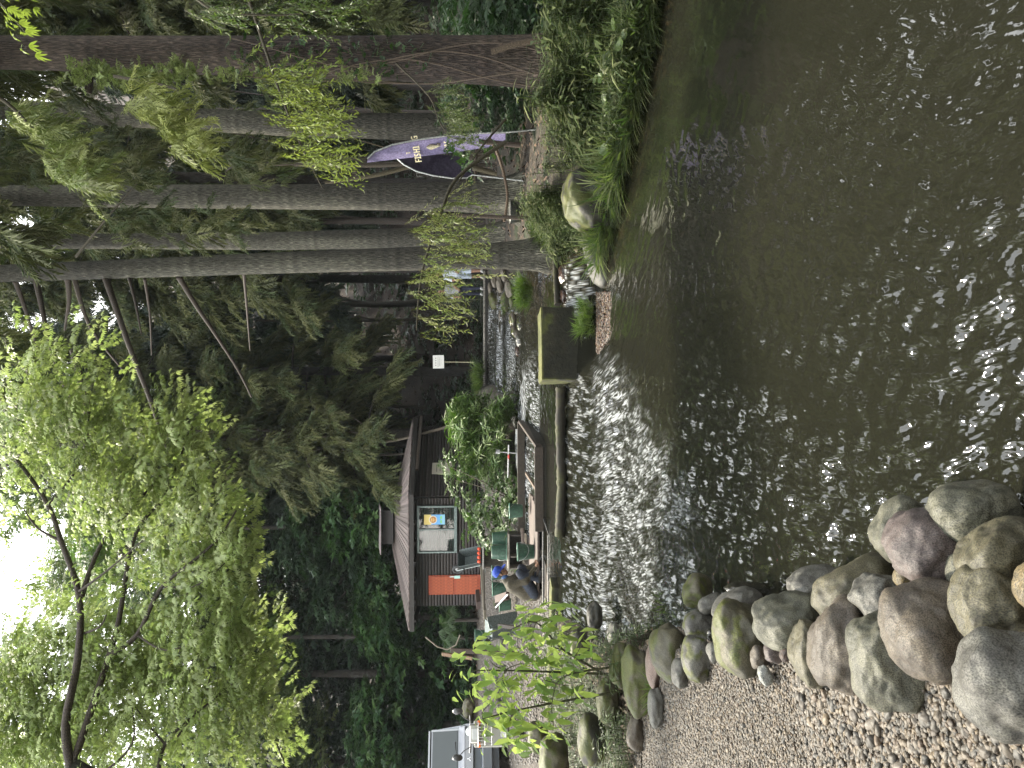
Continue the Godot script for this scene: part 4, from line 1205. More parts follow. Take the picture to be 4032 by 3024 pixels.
	lettering("BEER", 0.055, on_front.call(-4.56, 2.73, 0.178), fb, Color(0.95, 0.85, 0.6), po)
	lettering("YES", 0.045, on_front.call(-4.56, 2.67, 0.178), fb, Color(0.95, 0.85, 0.6), po)
	# gutter and white notice on the shaded side
	var side := (C - B).normalized()
	var so := side.cross(Vector3.UP).normalized()
	var sb := Basis(side, Vector3.UP, so)
	s = Shape.new()
	s.col = Color(0.16, 0.13, 0.11)
	s.bar(B + side * 0.8 + so * 0.5 + Vector3(0, 3.3, 0) - base, C + side * 0.3 + so * 0.5 + Vector3(0, 3.26, 0) - base, 0.1, 0.1)
	part("gutter", s, mats.metal, t)
	var n := thing("notice_board", "pale paper notice fixed to the hut's shaded wall", "notice", B + side * 1.15 + so * 0.14 + Vector3(0, 2.45, 0), atan2(so.x, so.z))
	s = Shape.new()
	s.col = Color(0.33, 0.31, 0.26)
	s.box(Vector3.ZERO, Vector3(0.5, 0.72, 0.02))
	part("sheet", s, mats.plain, n)
	for k in 3:
		s = Shape.new()
		s.col = Color(0.12, 0.11, 0.09)
		s.box(Vector3(0.0, 0.2 - 0.12 * k, 0.0115), Vector3(0.32 - 0.06 * k, 0.03, 0.004), Basis.IDENTITY, 0.001)
		part("print_line", s, mats.plain, n)

func stage_waterworks() -> void:
	# the mossy concrete block
	var moss := func(p: Vector3, n: Vector3) -> Color:
		var q := noise_b.get_noise_3dv(p * 60.0) + 0.5 * noise.get_noise_3dv(p * 200.0)
		var body := Color(0.016, 0.016, 0.009).lerp(Color(0.032, 0.031, 0.017), smoothstep(-0.2, 0.4, q))
		var green := Color(0.13, 0.13, 0.033).lerp(Color(0.08, 0.09, 0.02), smoothstep(-0.2, 0.3, q))
		if n.y > 0.5: return green
		return body.lerp(green, (smoothstep(-0.35, 0.2, q) if n.x < -0.5 else smoothstep(0.35, 0.6, q)))
	var s := rough_box(Vector3(1.08, 1.0, 0.5), 0.04, 0.012, moss)
	s.smooth_from()
	var o := part("concrete_block", s, mats.concrete)
	o.position = Vector3(0.56, -0.035, -11.28)
	o.rotation.y = 0.14
	describe(o, "mossy free-standing concrete block in the middle of the weir", "concrete block")
	s = rough_box(Vector3(2.6, 0.95, 0.32), 0.05, 0.012, moss)
	s.smooth_from()
	o = part("concrete_wall", s, mats.concrete)
	o.position = Vector3(-4.42, -0.27, -12.55)
	o.rotation.y = -0.3
	describe(o, "low concrete wall with a mossy top below the crouching man", "wall")
	# weir logs
	var log_tone := func(sh: Shape) -> void:
		for k in sh.v.size():
			var p := sh.v[k]
			var q := noise.get_noise_3dv(p * 120.0)
			sh.c[k] = Color(0.022, 0.016, 0.01).lerp(Color(0.06, 0.06, 0.016), smoothstep(-0.1, 0.35, q + sh.n[k].y * 0.4 - 0.2))
	for q in [[[2208, 1525, 11.45], [2206, 1700, 11.5], [2212, 1900, 11.5], [2204, 2110, 11.6], 0.075, "mossy round timber across the rapids beside the concrete block"], [[2196, 1200, 11.6], [2190, 1080, 11.9], [2186, 940, 12.3], 0.05, "dark beam between the concrete block and the mossy-footed cedar"]]:
		var pts := []
		for k in q.size() - 2: pts.append(at(q[k][0], q[k][1], q[k][2]))
		var t := thing("weir_log", q[-1], "log", pts[0])
		s = Shape.new()
		var path := []
		var rad := []
		for k in 60:
			var u := k / 59.0 * (pts.size() - 1)
			var m := mini(int(u), pts.size() - 2)
			path.append(pts[m].lerp(pts[m + 1], u - m) - pts[0])
			rad.append(q[-2] * (1.0 + 0.25 * noise.get_noise_1d(k * 22.0)))
		s.tube(path, rad, 12)
		log_tone.call(s)
		part("timber", s, mats.wood, t)
	# trough of wet boards
	var tr := thing("sluice_box", "open trough of wet brown boards beside the upper stream", "sluice", Vector3(-1.9, 0, -15.4))
	var wet := Color(0.058, 0.043, 0.032)
	var ends := {"fl": Vector3(-2.7, 0.23, -13.9), "fr": Vector3(-1.16, 0.23, -14.0), "br": Vector3(-0.84, 0.36, -17.0), "bl": Vector3(-3.3, 0.36, -16.8), "mr": Vector3(-1.05, 0.29, -15.2)}
	for q in [["fl", "fr", 0.06, 0.16, "front_board"], ["fr", "br", 0.06, 0.12, "end_board"], ["br", "bl", 0.08, 0.16, "back_board"]]:
		s = Shape.new()
		s.col = wet * r(0.8, 1.3)
		s.bar(ends[q[0]] - tr.position, ends[q[1]] - tr.position, q[2], q[3])
		part(q[4], s, mats.plank, tr)
	for q in [[Vector3(-1.93, -0.08, -13.97), Vector3(1.56, 0.48, 0.05), 0.065], [Vector3(-0.99, -0.02, -15.5), Vector3(0.05, 0.55, 3.0), -0.11]]:
		s = Shape.new()
		s.col = Color(0.035, 0.028, 0.022)
		s.box(q[0] - tr.position, q[1], rot(q[2]))
		part("side_panel", s, mats.wood, tr)
	for k in 34:
		s = Shape.new()
		s.col = Color(0.06, 0.055, 0.05)
		s.box(Vector3(-2.68 + 0.045 * k, -0.02, -13.92 - 0.003 * k) - tr.position, Vector3(0.014, 0.16, 0.03), Basis.IDENTITY, 0.003)
		part("grate_bar", s, mats.metal, tr)
	s = Shape.new()
	s.col = Color(0.16, 0.11, 0.08)
	s.box(Vector3(-1.95, 0.27, -15.3) - tr.position, Vector3(0.06, 0.05, 2.6))
	part("cross_board", s, mats.plank, tr)
	# deck of planks where the tubs stand
	var dk := thing("plank_deck", "wet brown plank deck under the green tubs", "deck", Vector3(-3.1, 0.15, -15.6))
	for k in 13:
		s = Shape.new()
		s.col = Color(0.13, 0.095, 0.078) * r(0.6, 1.2)
		s.box(Vector3(-0.12 + r(-0.04, 0.04), 0.05, 1.1 - 0.19 * k), Vector3(1.75, 0.045, 0.18), rot(r(-0.008, 0.008)), 0.006)
		part("plank", s, mats.plank, dk)
	for k in 3:
		s = Shape.new()
		s.col = Color(0.05, 0.04, 0.03)
		s.box(Vector3(-0.85 + 0.75 * k, -0.14, 0.0), Vector3(0.1, 0.3, 2.4))
		part("joist", s, mats.wood, dk)
	# metal drip rack at the front of the deck
	var rk := thing("metal_rack", "low dark metal frame over the water before the deck", "rack", Vector3(-3.2, 0.0, -13.75))
	for q in [[Vector3(-0.75, 0.06, 0.55), Vector3(0.4, 0.06, 0.55)], [Vector3(-0.75, 0.1, 0.2), Vector3(0.5, 0.1, 0.2)], [Vector3(-0.8, 0.16, -0.15), Vector3(0.75, 0.16, -0.15)], [Vector3(0.4, 0.06, 0.55), Vector3(0.85, 0.18, -0.4)], [Vector3(-0.75, 0.06, 0.55), Vector3(-0.8, 0.16, -0.15)]]:
		s = Shape.new()
		s.col = Color(0.2, 0.2, 0.2)
		s.bar(q[0], q[1], 0.022, 0.03)
		part("rail", s, mats.metal, rk)
	for k in 16:
		s = Shape.new()
		s.col = Color(0.12, 0.12, 0.12)
		s.box(Vector3(-0.7 + 0.05 * k, -0.2, 0.66), Vector3(0.015, 0.34, 0.02), rot(0, 0.35), 0.003)
		part("grate_bar", s, mats.metal, rk)
	for k in 2:
		s = Shape.new()
		s.col = Color(0.05, 0.045, 0.04)
		s.box(Vector3(-0.7 + 1.05 * k, -0.25, 0.3), Vector3(0.06, 0.6, 0.06))
		part("post", s, mats.metal, rk)
	# pipes with a valve
	var pi := thing("drain_pipe", "fat grey pipe with an elbow and valve behind the trough", "pipe", at(2046, 1760, 17.6))
	for q in [[[2048, 1690], [2046, 1752], 0.11, "pipe"], [[2046, 1768], [2048, 1835], [2058, 1880], 0.1, "pipe"], [[2030, 1765], [2085, 1762], 0.12, "elbow"]]:
		s = Shape.new()
		s.col = Color(0.2, 0.21, 0.2)
		var pts := []
		var rr := []
		for k in q.size() - 2:
			pts.append(at(q[k][0], q[k][1], 17.6) - pi.position)
			rr.append(q[-2])
		s.tube(pts, rr, 16)
		part(q[-1], s, mats.plastic, pi)
	var va := thing("valve_gauge", "small grey gauge on a thin stem with a white crossbar", "gauge", at(2040, 1785, 17.4))
	for q in [[[2045, 1786], [1965, 1779], 0.014, Color(0.45, 0.45, 0.43), "stem"], [[1968, 1779], [1952, 1778], 0.05, Color(0.4, 0.4, 0.4), "head"], [[2003, 1752], [2000, 1882], 0.016, Color(0.75, 0.75, 0.72), "crossbar"], [[2003, 1790], [2003, 1808], 0.022, Color(0.6, 0.05, 0.03), "red_sleeve"]]:
		s = Shape.new()
		s.col = q[3]
		s.tube([at(q[0][0], q[0][1], 17.4) - va.position, at(q[1][0], q[1][1], 17.4) - va.position], [q[2], q[2]], 12)
		part(q[4], s, mats.plastic, va)

func tub(label: String, where: Vector3, rad: float, h: float, upside: bool, turn := 0.0) -> void:
	var t := thing("plastic_tub", label, "tub", where, turn)
	var bas := Basis.IDENTITY
	var off := Vector3.ZERO
	if upside:
		bas = Basis(Vector3.RIGHT, PI)
		off = Vector3(0, h, 0)
	var s := Shape.new()
	s.col = Color(0.05, 0.11, 0.075)
	s.lathe([Vector2(0.0, 0.0), Vector2(rad * 0.78, 0.0), Vector2(rad * 0.8, 0.015), Vector2(rad * 0.87, h * 0.45), Vector2(rad * 0.9, h * 0.46), Vector2(rad * 0.9, h * 0.5), Vector2(rad * 0.885, h * 0.51), Vector2(rad * 0.96, h * 0.97), Vector2(rad * 0.92, h * 0.97), Vector2(rad * 0.76, 0.02), Vector2(0.0, 0.02)], 28, off, bas)
	part("body", s, mats.plastic, t)
	s = Shape.new()
	s.col = Color(0.09, 0.2, 0.14)
	s.lathe([Vector2(rad * 0.93, h * 0.93), Vector2(rad * 1.03, h * 0.93), Vector2(rad * 1.05, h * 0.965), Vector2(rad * 1.03, h), Vector2(rad * 0.93, h), Vector2(rad * 0.91, h * 0.965), Vector2(rad * 0.93, h * 0.93)], 28, off, bas)
	part("rim", s, mats.plastic, t)
	s = Shape.new()
	s.col = Color(0.3, 0.32, 0.3)
	var pts := []
	var rr := []
	for k in 13:
		var a := PI * k / 12.0
		pts.append(off + bas * Vector3(cos(a) * rad * 1.03, h * 0.9 - sin(a) * h * 0.55, sin(a) * rad * 0.45 + rad * 0.62 * sin(a)))
		rr.append(0.006)
	s.tube(pts, rr, 6)
	part("handle", s, mats.metal, t)
func wheelbarrow(label: String, where: Vector3, bas: Basis) -> void:
	var t := thing("wheelbarrow", label, "wheelbarrow", where)
	t.basis = bas
	var s := Shape.new()                                     # tray: an open flared box
	s.col = Color(0.16, 0.19, 0.19)
	for q in [[Vector3(0, 0.42, 0), Vector3(0.42, 0.02, 0.55), Basis.IDENTITY], [Vector3(-0.27, 0.55, 0), Vector3(0.02, 0.3, 0.75), rot(0, 0, 0.4)], [Vector3(0.27, 0.55, 0), Vector3(0.02, 0.3, 0.75), rot(0, 0, -0.4)], [Vector3(0, 0.55, -0.35), Vector3(0.55, 0.3, 0.02), rot(0, -0.45)], [Vector3(0, 0.55, 0.35), Vector3(0.55, 0.3, 0.02), rot(0, 0.45)]]:
		s.box(q[0], q[1], q[2], 0.004)
	part("tray", s, mats.metal, t)
	for sd in [-1, 1]:
		s = Shape.new()
		s.col = Color(0.32, 0.35, 0.33)
		s.tube([Vector3(sd * 0.06, 0.2, -0.62), Vector3(sd * 0.18, 0.36, -0.25), Vector3(sd * 0.24, 0.42, 0.4), Vector3(sd * 0.28, 0.62, 0.85)], [0.016, 0.016, 0.016, 0.016], 8)
		part("handle", s, mats.metal, t)
		s = Shape.new()
		s.col = Color(0.32, 0.35, 0.33)
		s.tube([Vector3(sd * 0.2, 0.4, 0.15), Vector3(sd * 0.22, 0.02, 0.25), Vector3(sd * 0.22, 0.4, 0.38)], [0.014, 0.014, 0.014], 8)
		part("leg", s, mats.metal, t)
	s = Shape.new()
	s.col = Color(0.025, 0.025, 0.025)
	s.lathe([Vector2(0.11, -0.04), Vector2(0.17, -0.045), Vector2(0.19, 0.0), Vector2(0.17, 0.045), Vector2(0.11, 0.04), Vector2(0.1, 0.0), Vector2(0.11, -0.04)], 24, Vector3(0, 0.19, -0.58), rot(0, 0, PI / 2))
	var tyre := part("wheel", s, mats.rubber, t)
	s = Shape.new()
	s.col = Color(0.25, 0.25, 0.25)
	s.lathe([Vector2(0.0, -0.03), Vector2(0.1, -0.02), Vector2(0.1, 0.02), Vector2(0.0, 0.03)], 16, Vector3(0, 0.19, -0.58), rot(0, 0, PI / 2))
	part("hub", s, mats.metal, tyre)

func stage_yard() -> void:
	tub("green tub with its mouth up standing at the deck's front edge", at(2103, 2172, 15.2), 0.175, 0.34, false, 0.4)
	tub("upturned green tub on the box shelf beside the shrub", at(1996, 2119, 17.0), 0.165, 0.33, true)
	tub("upturned green tub on the box shelf beside the man's cap", at(1996, 2174, 16.8), 0.175, 0.34, true, 0.7)
	tub("small green tub with its handle hanging, below the leafy shrub", at(2058, 2011, 16.2), 0.165, 0.29, false, 2.2)
	tub("green tub standing on the gravel behind the man's cap", at(1985, 2255, 18.2), 0.17, 0.3, false, 1.0)
	tub("green tub standing on the gravel behind the man's back", at(1992, 2318, 18.2), 0.17, 0.33, false, 2.0)
	tub("green tub beside the white stick behind the man", at(2012, 2378, 18.0), 0.17, 0.28, false, 2.9)
	tub("dark green tub beyond the grey wheelbarrow", at(1918, 2503, 18.5), 0.16, 0.3, false, 0.3)
	# box shelf under the upturned tubs
	var sh := thing("box_shelf", "open timber box shelf carrying two upturned tubs", "shelf", at(2062, 2165, 16.9))
	var top: float = at(1998, 2165, 16.9).y - sh.position.y
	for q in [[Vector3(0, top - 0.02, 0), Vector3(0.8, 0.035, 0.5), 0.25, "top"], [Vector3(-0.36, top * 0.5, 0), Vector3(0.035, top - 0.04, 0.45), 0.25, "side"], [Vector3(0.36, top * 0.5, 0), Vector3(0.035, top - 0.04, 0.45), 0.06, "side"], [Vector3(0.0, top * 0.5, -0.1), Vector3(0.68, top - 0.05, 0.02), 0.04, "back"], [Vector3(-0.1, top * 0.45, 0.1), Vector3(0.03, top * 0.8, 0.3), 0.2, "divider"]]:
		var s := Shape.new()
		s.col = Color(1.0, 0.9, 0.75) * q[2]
		s.box(q[0], q[1])
		part(q[3], s, mats.wood, sh)
	# table with the tray of orange pieces
	var tb := thing("work_table", "weathered pale-topped table beside the hut's wheelbarrow", "table", at(1990, 2172, 20.0))
	var hh: float = at(1902, 2172, 20.0).y - tb.position.y
	for q in [[Vector3(0, hh, 0), Vector3(0.78, 0.04, 0.6), Color(0.36, 0.34, 0.31), "top"], [Vector3(0.0, hh * 0.55, 0.1), Vector3(0.7, hh * 0.85, 0.03), Color(0.05, 0.04, 0.03), "front_panel"]]:
		var s := Shape.new()
		s.col = q[2]
		s.box(q[0], q[1])
		part(q[3], s, mats.wood, tb)
	for k in 4:
		var s := Shape.new()
		s.col = Color(0.1, 0.08, 0.06)
		s.box(Vector3(-0.34 + 0.68 * (k % 2), hh * 0.5, -0.25 + 0.5 * (k / 2)), Vector3(0.05, hh, 0.05))
		part("leg", s, mats.wood, tb)
	var ty := thing("float_tray", "black oval tray holding four orange-red floats on the table", "tray", tb.position + Vector3(-0.08, hh + 0.02, 0.05))
	var s := Shape.new()
	s.col = Color(0.02, 0.02, 0.022)
	s.lathe([Vector2(0, 0), Vector2(0.2, 0.0), Vector2(0.24, 0.05), Vector2(0.225, 0.05), Vector2(0.19, 0.012), Vector2(0, 0.012)], 28, Vector3.ZERO, Basis.from_scale(Vector3(1.3, 1, 0.8)))
	part("tray", s, mats.plastic, ty)
	for k in 4:
		s = Shape.new()
		s.col = Color(0.75, 0.1, 0.04)
		s.tube([Vector3(-0.16 + 0.11 * k, 0.06, -0.06), Vector3(-0.16 + 0.11 * k, 0.09, 0.0), Vector3(-0.16 + 0.11 * k, 0.06, 0.06)], [0.03, 0.045, 0.03], 12)
		part("float", s, mats.plastic, ty)
	wheelbarrow("grey wheelbarrow tipped on its nose against the red door", at(1880, 2240, 24.0), Basis(Vector3.UP, 0.9) * Basis(Vector3.RIGHT, 1.25))
	wheelbarrow("grey wheelbarrow standing on end beside the leaning planks", at(2000, 2540, 16.0), (Basis(Vector3.UP, 2.5) * Basis(Vector3.RIGHT, 1.35)).scaled(Vector3.ONE * 0.85))
	# loose timber
	for q in [[[2045, 2575, 14.6], [1775, 2560, 14.8], 0.09, 0.04, Color(0.07, 0.045, 0.03), "dark upright plank leaning by the grey wheelbarrow"], [[1860, 2592, 14.5], [1740, 2575, 14.6], 0.08, 0.03, Color(0.22, 0.13, 0.07), "short split orange-brown plank on top of the leaning one"], [[2140, 2488, 14.4], [1962, 2462, 14.8], 0.07, 0.05, Color(0.1, 0.08, 0.065), "dark square post beside the saplings"],
			[[1894, 2225, 22.5], [1914, 2480, 20.0], 0.07, 0.07, Color(0.34, 0.3, 0.23), "long pale timber lying along the yard"], [[1905, 2230, 21.5], [1908, 2470, 20.5], 0.25, 0.05, Color(0.1, 0.085, 0.065), "flat grey board lying behind the long pale timber"], [[1880, 2335, 22.0], [1884, 2385, 21.6], 0.3, 0.12, Color(0.06, 0.035, 0.025), "short dark box beam beside the red door"],
			[[1955, 2360, 16.6], [2000, 2345, 16.2], 0.16, 0.09, Color(0.07, 0.03, 0.022), "dark red block behind the man's back"], [[2055, 2080, 16.6], [2062, 2175, 16.4], 0.06, 0.06, Color(0.24, 0.19, 0.16), "short brown batten at the back of the deck"]]:
		s = Shape.new()
		s.col = q[4]
		var a := at(q[0][0], q[0][1], q[0][2])
		var b := at(q[1][0], q[1][1], q[1][2])
		s.bar(Vector3.ZERO, b - a, q[2], q[3])
		var o := part("timber", s, mats.plank)
		o.position = a
		describe(o, q[5], "timber")
	s = Shape.new()
	s.col = Color(0.75, 0.75, 0.73)
	s.tube([Vector3.ZERO, at(1952, 2392, 16.6) - at(2000, 2340, 16.0)], [0.02, 0.018], 10)
	var st := part("stick", s, mats.plastic)
	st.position = at(2000, 2340, 16.0)
	describe(st, "white plastic stick leaning behind the crouching man", "stick")
	s = Shape.new()
	s.col = Color(0.16, 0.13, 0.1)
	var pts := []
	var rr := []
	for q in [[1676, 2508], [1720, 2545], [1760, 2558], [1795, 2540], [1812, 2500]]:
		pts.append(at(q[0], q[1], 19.5) - at(1676, 2508, 19.5))
		rr.append(0.018)
	s.tube(pts, rr, 8)
	st = part("hose", s, mats.rubber)
	st.position = at(1676, 2508, 19.5)
	describe(st, "brown hose looping down behind the leaning planks", "hose")

func stage_far_bank() -> void:
	# footbridge
	var b := thing("footbridge", "low footbridge of short planks over the upper stream", "bridge", Vector3(1.9, 1.0, -27.0))
	for k in 58:
		var s := Shape.new()
		s.col = Color(0.3, 0.28, 0.24) * r(0.75, 1.15)
		s.box(Vector3(-2.1 + 0.072 * k, -0.01, 0), Vector3(0.058, 0.06, 0.8), Basis.IDENTITY, 0.006)
		part("plank", s, mats.plank, b)
	for q in [[Vector3(-2.15, -0.1, 0.36), Vector3(2.1, -0.1, 0.36), 0.06, 0.09], [Vector3(-2.15, -0.22, 0.38), Vector3(2.1, -0.2, 0.38), 0.05, 0.05], [Vector3(-2.15, -0.1, -0.36), Vector3(2.1, -0.1, -0.36), 0.06, 0.09]]:
		var s := Shape.new()
		s.col = Color(0.07, 0.065, 0.06)
		s.bar(q[0], q[1], q[2], q[3])
		part("beam", s, mats.metal, b)
	for x in [-0.9, 1.5]:
		var s := Shape.new()
		s.col = Color(0.1, 0.09, 0.08)
		s.box(Vector3(x, -0.38, 0.3), Vector3(0.08, 0.5, 0.08))
		part("post", s, mats.wood, b)
	# white sign
	var sg := thing("white_sign", "white board with rows of dark characters on a thin post", "sign", at(1850, 1427, 27.6))
	var s := Shape.new()
	s.col = Color(0.4, 0.38, 0.24)
	s.tube([Vector3(0, -0.3, 0), Vector3(0.02, 1.05, 0)], [0.02, 0.02], 10)
	part("post", s, mats.wood, sg)
	s = Shape.new()
	s.col = Color(0.66, 0.66, 0.62)
	s.box(Vector3(0.02, 1.13, 0.03), Vector3(0.48, 0.4, 0.015), rot(0, 0, 0.02))
	var board := part("board", s, mats.plain, sg)
	for row in [[1.24, 0.055, 4, 0.085], [1.15, 0.032, 10, 0.038], [1.09, 0.034, 8, 0.04], [1.02, 0.014, 6, 0.03]]:
		for k in int(row[2]):
			var x0: float = 0.02 + (k - (row[2] - 1) * 0.5) * row[3]
			s = Shape.new()
			s.col = Color(0.08, 0.075, 0.07)
			s.box(Vector3(x0, row[0], 0.0385), Vector3(row[1] * 0.8, row[1] * 0.22, 0.003), Basis.IDENTITY, 0.0005)
			s.box(Vector3(x0, row[0] - row[1] * 0.3, 0.039), Vector3(row[1] * 0.22, row[1] * 0.9, 0.003), Basis.IDENTITY, 0.0005)
			part("character", s, mats.plain, board)
	s = Shape.new()
	s.col = Color(0.035, 0.05, 0.035)
	s.lathe([Vector2(0, 0), Vector2(0.09, 0), Vector2(0.12, 0.2), Vector2(0.105, 0.2), Vector2(0.09, 0.17), Vector2(0, 0.17)], 20)
	var pot := part("plant_pot", s, mats.plastic)
	pot.position = at(1888, 1430, 27.0)
	describe(pot, "dark green pot at the foot of the white sign", "pot")
	# chain-link fence
	var fe := thing("wire_fence", "chain-link fence panels in the shade beyond the footbridge", "fence", at(1900, 1180, 29.5))
	var w: float = 130.0 * 29.5 / FOCAL * 0.5
	var hgt: float = 122.0 * 29.5 / FOCAL
	for q in [[Vector3(-w, 0, 0), Vector3(-w, hgt, 0)], [Vector3(0, 0, 0), Vector3(0, hgt, 0)], [Vector3(w, 0, 0), Vector3(w, hgt, 0)], [Vector3(-w, hgt, 0), Vector3(w, hgt, 0)], [Vector3(-w, hgt * 0.55, 0), Vector3(w, hgt * 0.55, 0)], [Vector3(-w, 0.08, 0), Vector3(w, 0.08, 0)]]:
		s = Shape.new()
		s.col = Color(0.13, 0.14, 0.11)
		s.tube([q[0], q[1]], [0.02, 0.02], 8)
		part("post" if q[0].x == q[1].x else "rail", s, mats.metal, fe)
	s = Shape.new()
	s.col = Color(0.1, 0.11, 0.1)
	for k in range(-13, 14):
		for sd: float in [-1.0, 1.0]:
			var x0: float = k * 0.1
			var lo := maxf(0.0, (-w - x0) * sd if sd > 0 else (x0 - w))
			var hi := minf(hgt, (w - x0) if sd > 0 else (x0 + w))
			if hi > lo + 0.05:
				s.bar(Vector3(x0 + sd * lo, lo, 0), Vector3(x0 + sd * hi, hi, 0.004), 0.006, 0.006, 0.001)
	var wire := part("wire_mesh", s, mats.metal, fe)
	wire.set_meta("kind", "stuff")
	# feather flags
	feather("pale lavender feather flag with cream lettering and a fish emblem", [[1990, 524], [1880, 527], [1750, 538], [1640, 553], [1545, 572], [1475, 600], [1447, 628]], [[1990, 570], [1900, 583], [1790, 600], [1680, 613], [1580, 625], [1500, 634], [1445, 640]], 13.2, Color(0.3, 0.26, 0.46), [2110, 510])
	feather("dark purple feather flag half hidden behind the lavender one", [[1860, 690], [1840, 702], [1780, 704], [1700, 692], [1640, 676], [1590, 650], [1566, 628]], [[1860, 640], [1830, 622], [1770, 612], [1710, 608], [1650, 606], [1600, 606], [1562, 612]], 14.2, Color(0.055, 0.04, 0.085), [2060, 712])
	# railing of posts and a bent branch
	var ra := thing("branch_railing", "railing of a bent bare branch tied to two dark posts", "railing", at(2060, 700, 12.3))
	for q in [[[[2050, 572], [1885, 558]], 0.045, "post"], [[[2135, 862], [1780, 846]], 0.035, "post"], [[[1925, 540], [1958, 600], [1985, 690], [1998, 780], [1985, 872]], 0.026, "rail"]]:
		var pts := []
		for p in q[0]: pts.append(at(p[0], p[1], 12.3))
		limb(ra, pts, q[1], q[1] * 0.85, Color(0.09, 0.065, 0.05) if q[2] == "post" else Color(0.17, 0.12, 0.08), q[2])
	# log fence behind, between the reddish and grey trunks
	var lf := thing("pole_fence", "rough pole fence behind the flags", "fence", at(2040, 500, 21.0))
	for k in 9:
		limb(lf, [at(2045 - k * 3, 340 + k * 45, 21.0), at(1855 + (k % 3) * 12, 338 + k * 44, 21.0)], 0.05, 0.045, Color(0.1, 0.08, 0.06), "post")
	limb(lf, [at(1895, 290, 21.0), at(1888, 400, 21.0), at(1880, 500, 21.0), at(1870, 720, 21.0)], 0.045, 0.04, Color(0.13, 0.1, 0.075), "rail")
	limb(lf, [at(1960, 300, 21.0), at(1965, 480, 21.0), at(1960, 720, 21.0)], 0.04, 0.035, Color(0.11, 0.085, 0.065), "rail")
	# grey bucket and a basket by the trees
	var gb := thing("steel_pot", "grey lidded pot standing between the cedar's roots", "pot", at(2052, 835, 15.3))
	s = Shape.new()
	s.col = Color(0.12, 0.13, 0.12)
	s.lathe([Vector2(0, 0), Vector2(0.2, 0), Vector2(0.22, 0.2), Vector2(0.2, 0.22), Vector2(0, 0.22)], 24)
	part("body", s, mats.metal, gb)
	s = Shape.new()
	s.col = Color(0.3, 0.3, 0.28)
	s.lathe([Vector2(0, 0.25), Vector2(0.23, 0.23), Vector2(0.23, 0.215), Vector2(0, 0.215)].map(func(v): return v), 24)
	part("lid", s, mats.metal, gb)

func feather(label: String, pole: Array, edge: Array, d: float, col: Color, foot: Array) -> void:
	var t := thing("feather_flag", label, "flag", at(foot[0], foot[1], d))
	var s := Shape.new()
	var n := 48
	var wide := 10
	for side in [0, 1]:
		for k in n + 1:
			var u := float(k) / n * (pole.size() - 1)
			var m := mini(int(u), pole.size() - 2)
			var p := Vector2(pole[m][0], pole[m][1]).lerp(Vector2(pole[m + 1][0], pole[m + 1][1]), u - m)
			var q := Vector2(edge[m][0], edge[m][1]).lerp(Vector2(edge[m + 1][0], edge[m + 1][1]), u - m)
			for j in wide + 1:
				var f := float(j) / wide
				var c := p.lerp(q, f)
				var z := d + f * 0.55 + 0.05 * sin(u * 2.3 + f * 4.0) * f + 0.03 * noise.get_noise_2d(k * 14.0, j * 30.0) + (0.004 if side else 0.0)
				s.col = col * (0.35 if j == 0 else 1.0)
				s.vert(at(c.x, c.y, z) - t.position, Vector3.BACK)
		var first: int = side * (n + 1) * (wide + 1)
		for k in n:
			for j in wide:
				var a := first + k * (wide + 1) + j
				if side: s.quad(a, a + 1, a + wide + 2, a + wide + 1)
				else: s.quad(a, a + wide + 1, a + wide + 2, a + 1)
	s.smooth_from()
	part("cloth", s, mats.cloth_thin, t)
	var pts := [at(foot[0], foot[1], d) - t.position]
	for p in pole: pts.append(at(p[0], p[1] - 2, d) - t.position)
	var rr := []
	for k in pts.size(): rr.append(0.014)
	s = Shape.new()
	s.col = Color(0.55, 0.57, 0.56)
	s.tube(pts, rr, 8)
	part("pole", s, mats.metal, t)
	var bright := col.r > 0.1
	var cc := Color(0.95, 0.9, 0.75) if bright else Color(0.3, 0.3, 0.28)
	var px := 1650.0 if bright else 1655.0
	var py := 588.0 if bright else 652.0
	var bas := Basis(Vector3(0.45, 0.07, 0.89).normalized(), Vector3(-0.1, 1, 0.02).normalized(), Vector3(-0.89, -0.05, 0.45).normalized()).orthonormalized()
	lettering("THE", 0.1, at(px - 44, py + 4, d + 0.27) - t.position, bas, cc, t)
	lettering("FISHING", 0.16, at(px - 10, py, d + 0.26) - t.position, bas, cc, t)
	if bright:
		lettering("CAFE", 0.14, at(px + 110, py - 22, d + 0.22) - t.position, bas, cc, t)
		s = Shape.new()
		s.col = Color(0.75, 0.68, 0.45)
		var c0 := at(px + 50, py - 10, d + 0.23) - t.position
		s.tube([c0 + bas.y * 0.09, c0 + bas.y * 0.02, c0 - bas.y * 0.1, c0 - bas.y * 0.13 + bas.x * 0.04], [0.015, 0.05, 0.02, 0.04], 10)
		part("fish_emblem", s, mats.cloth, t)

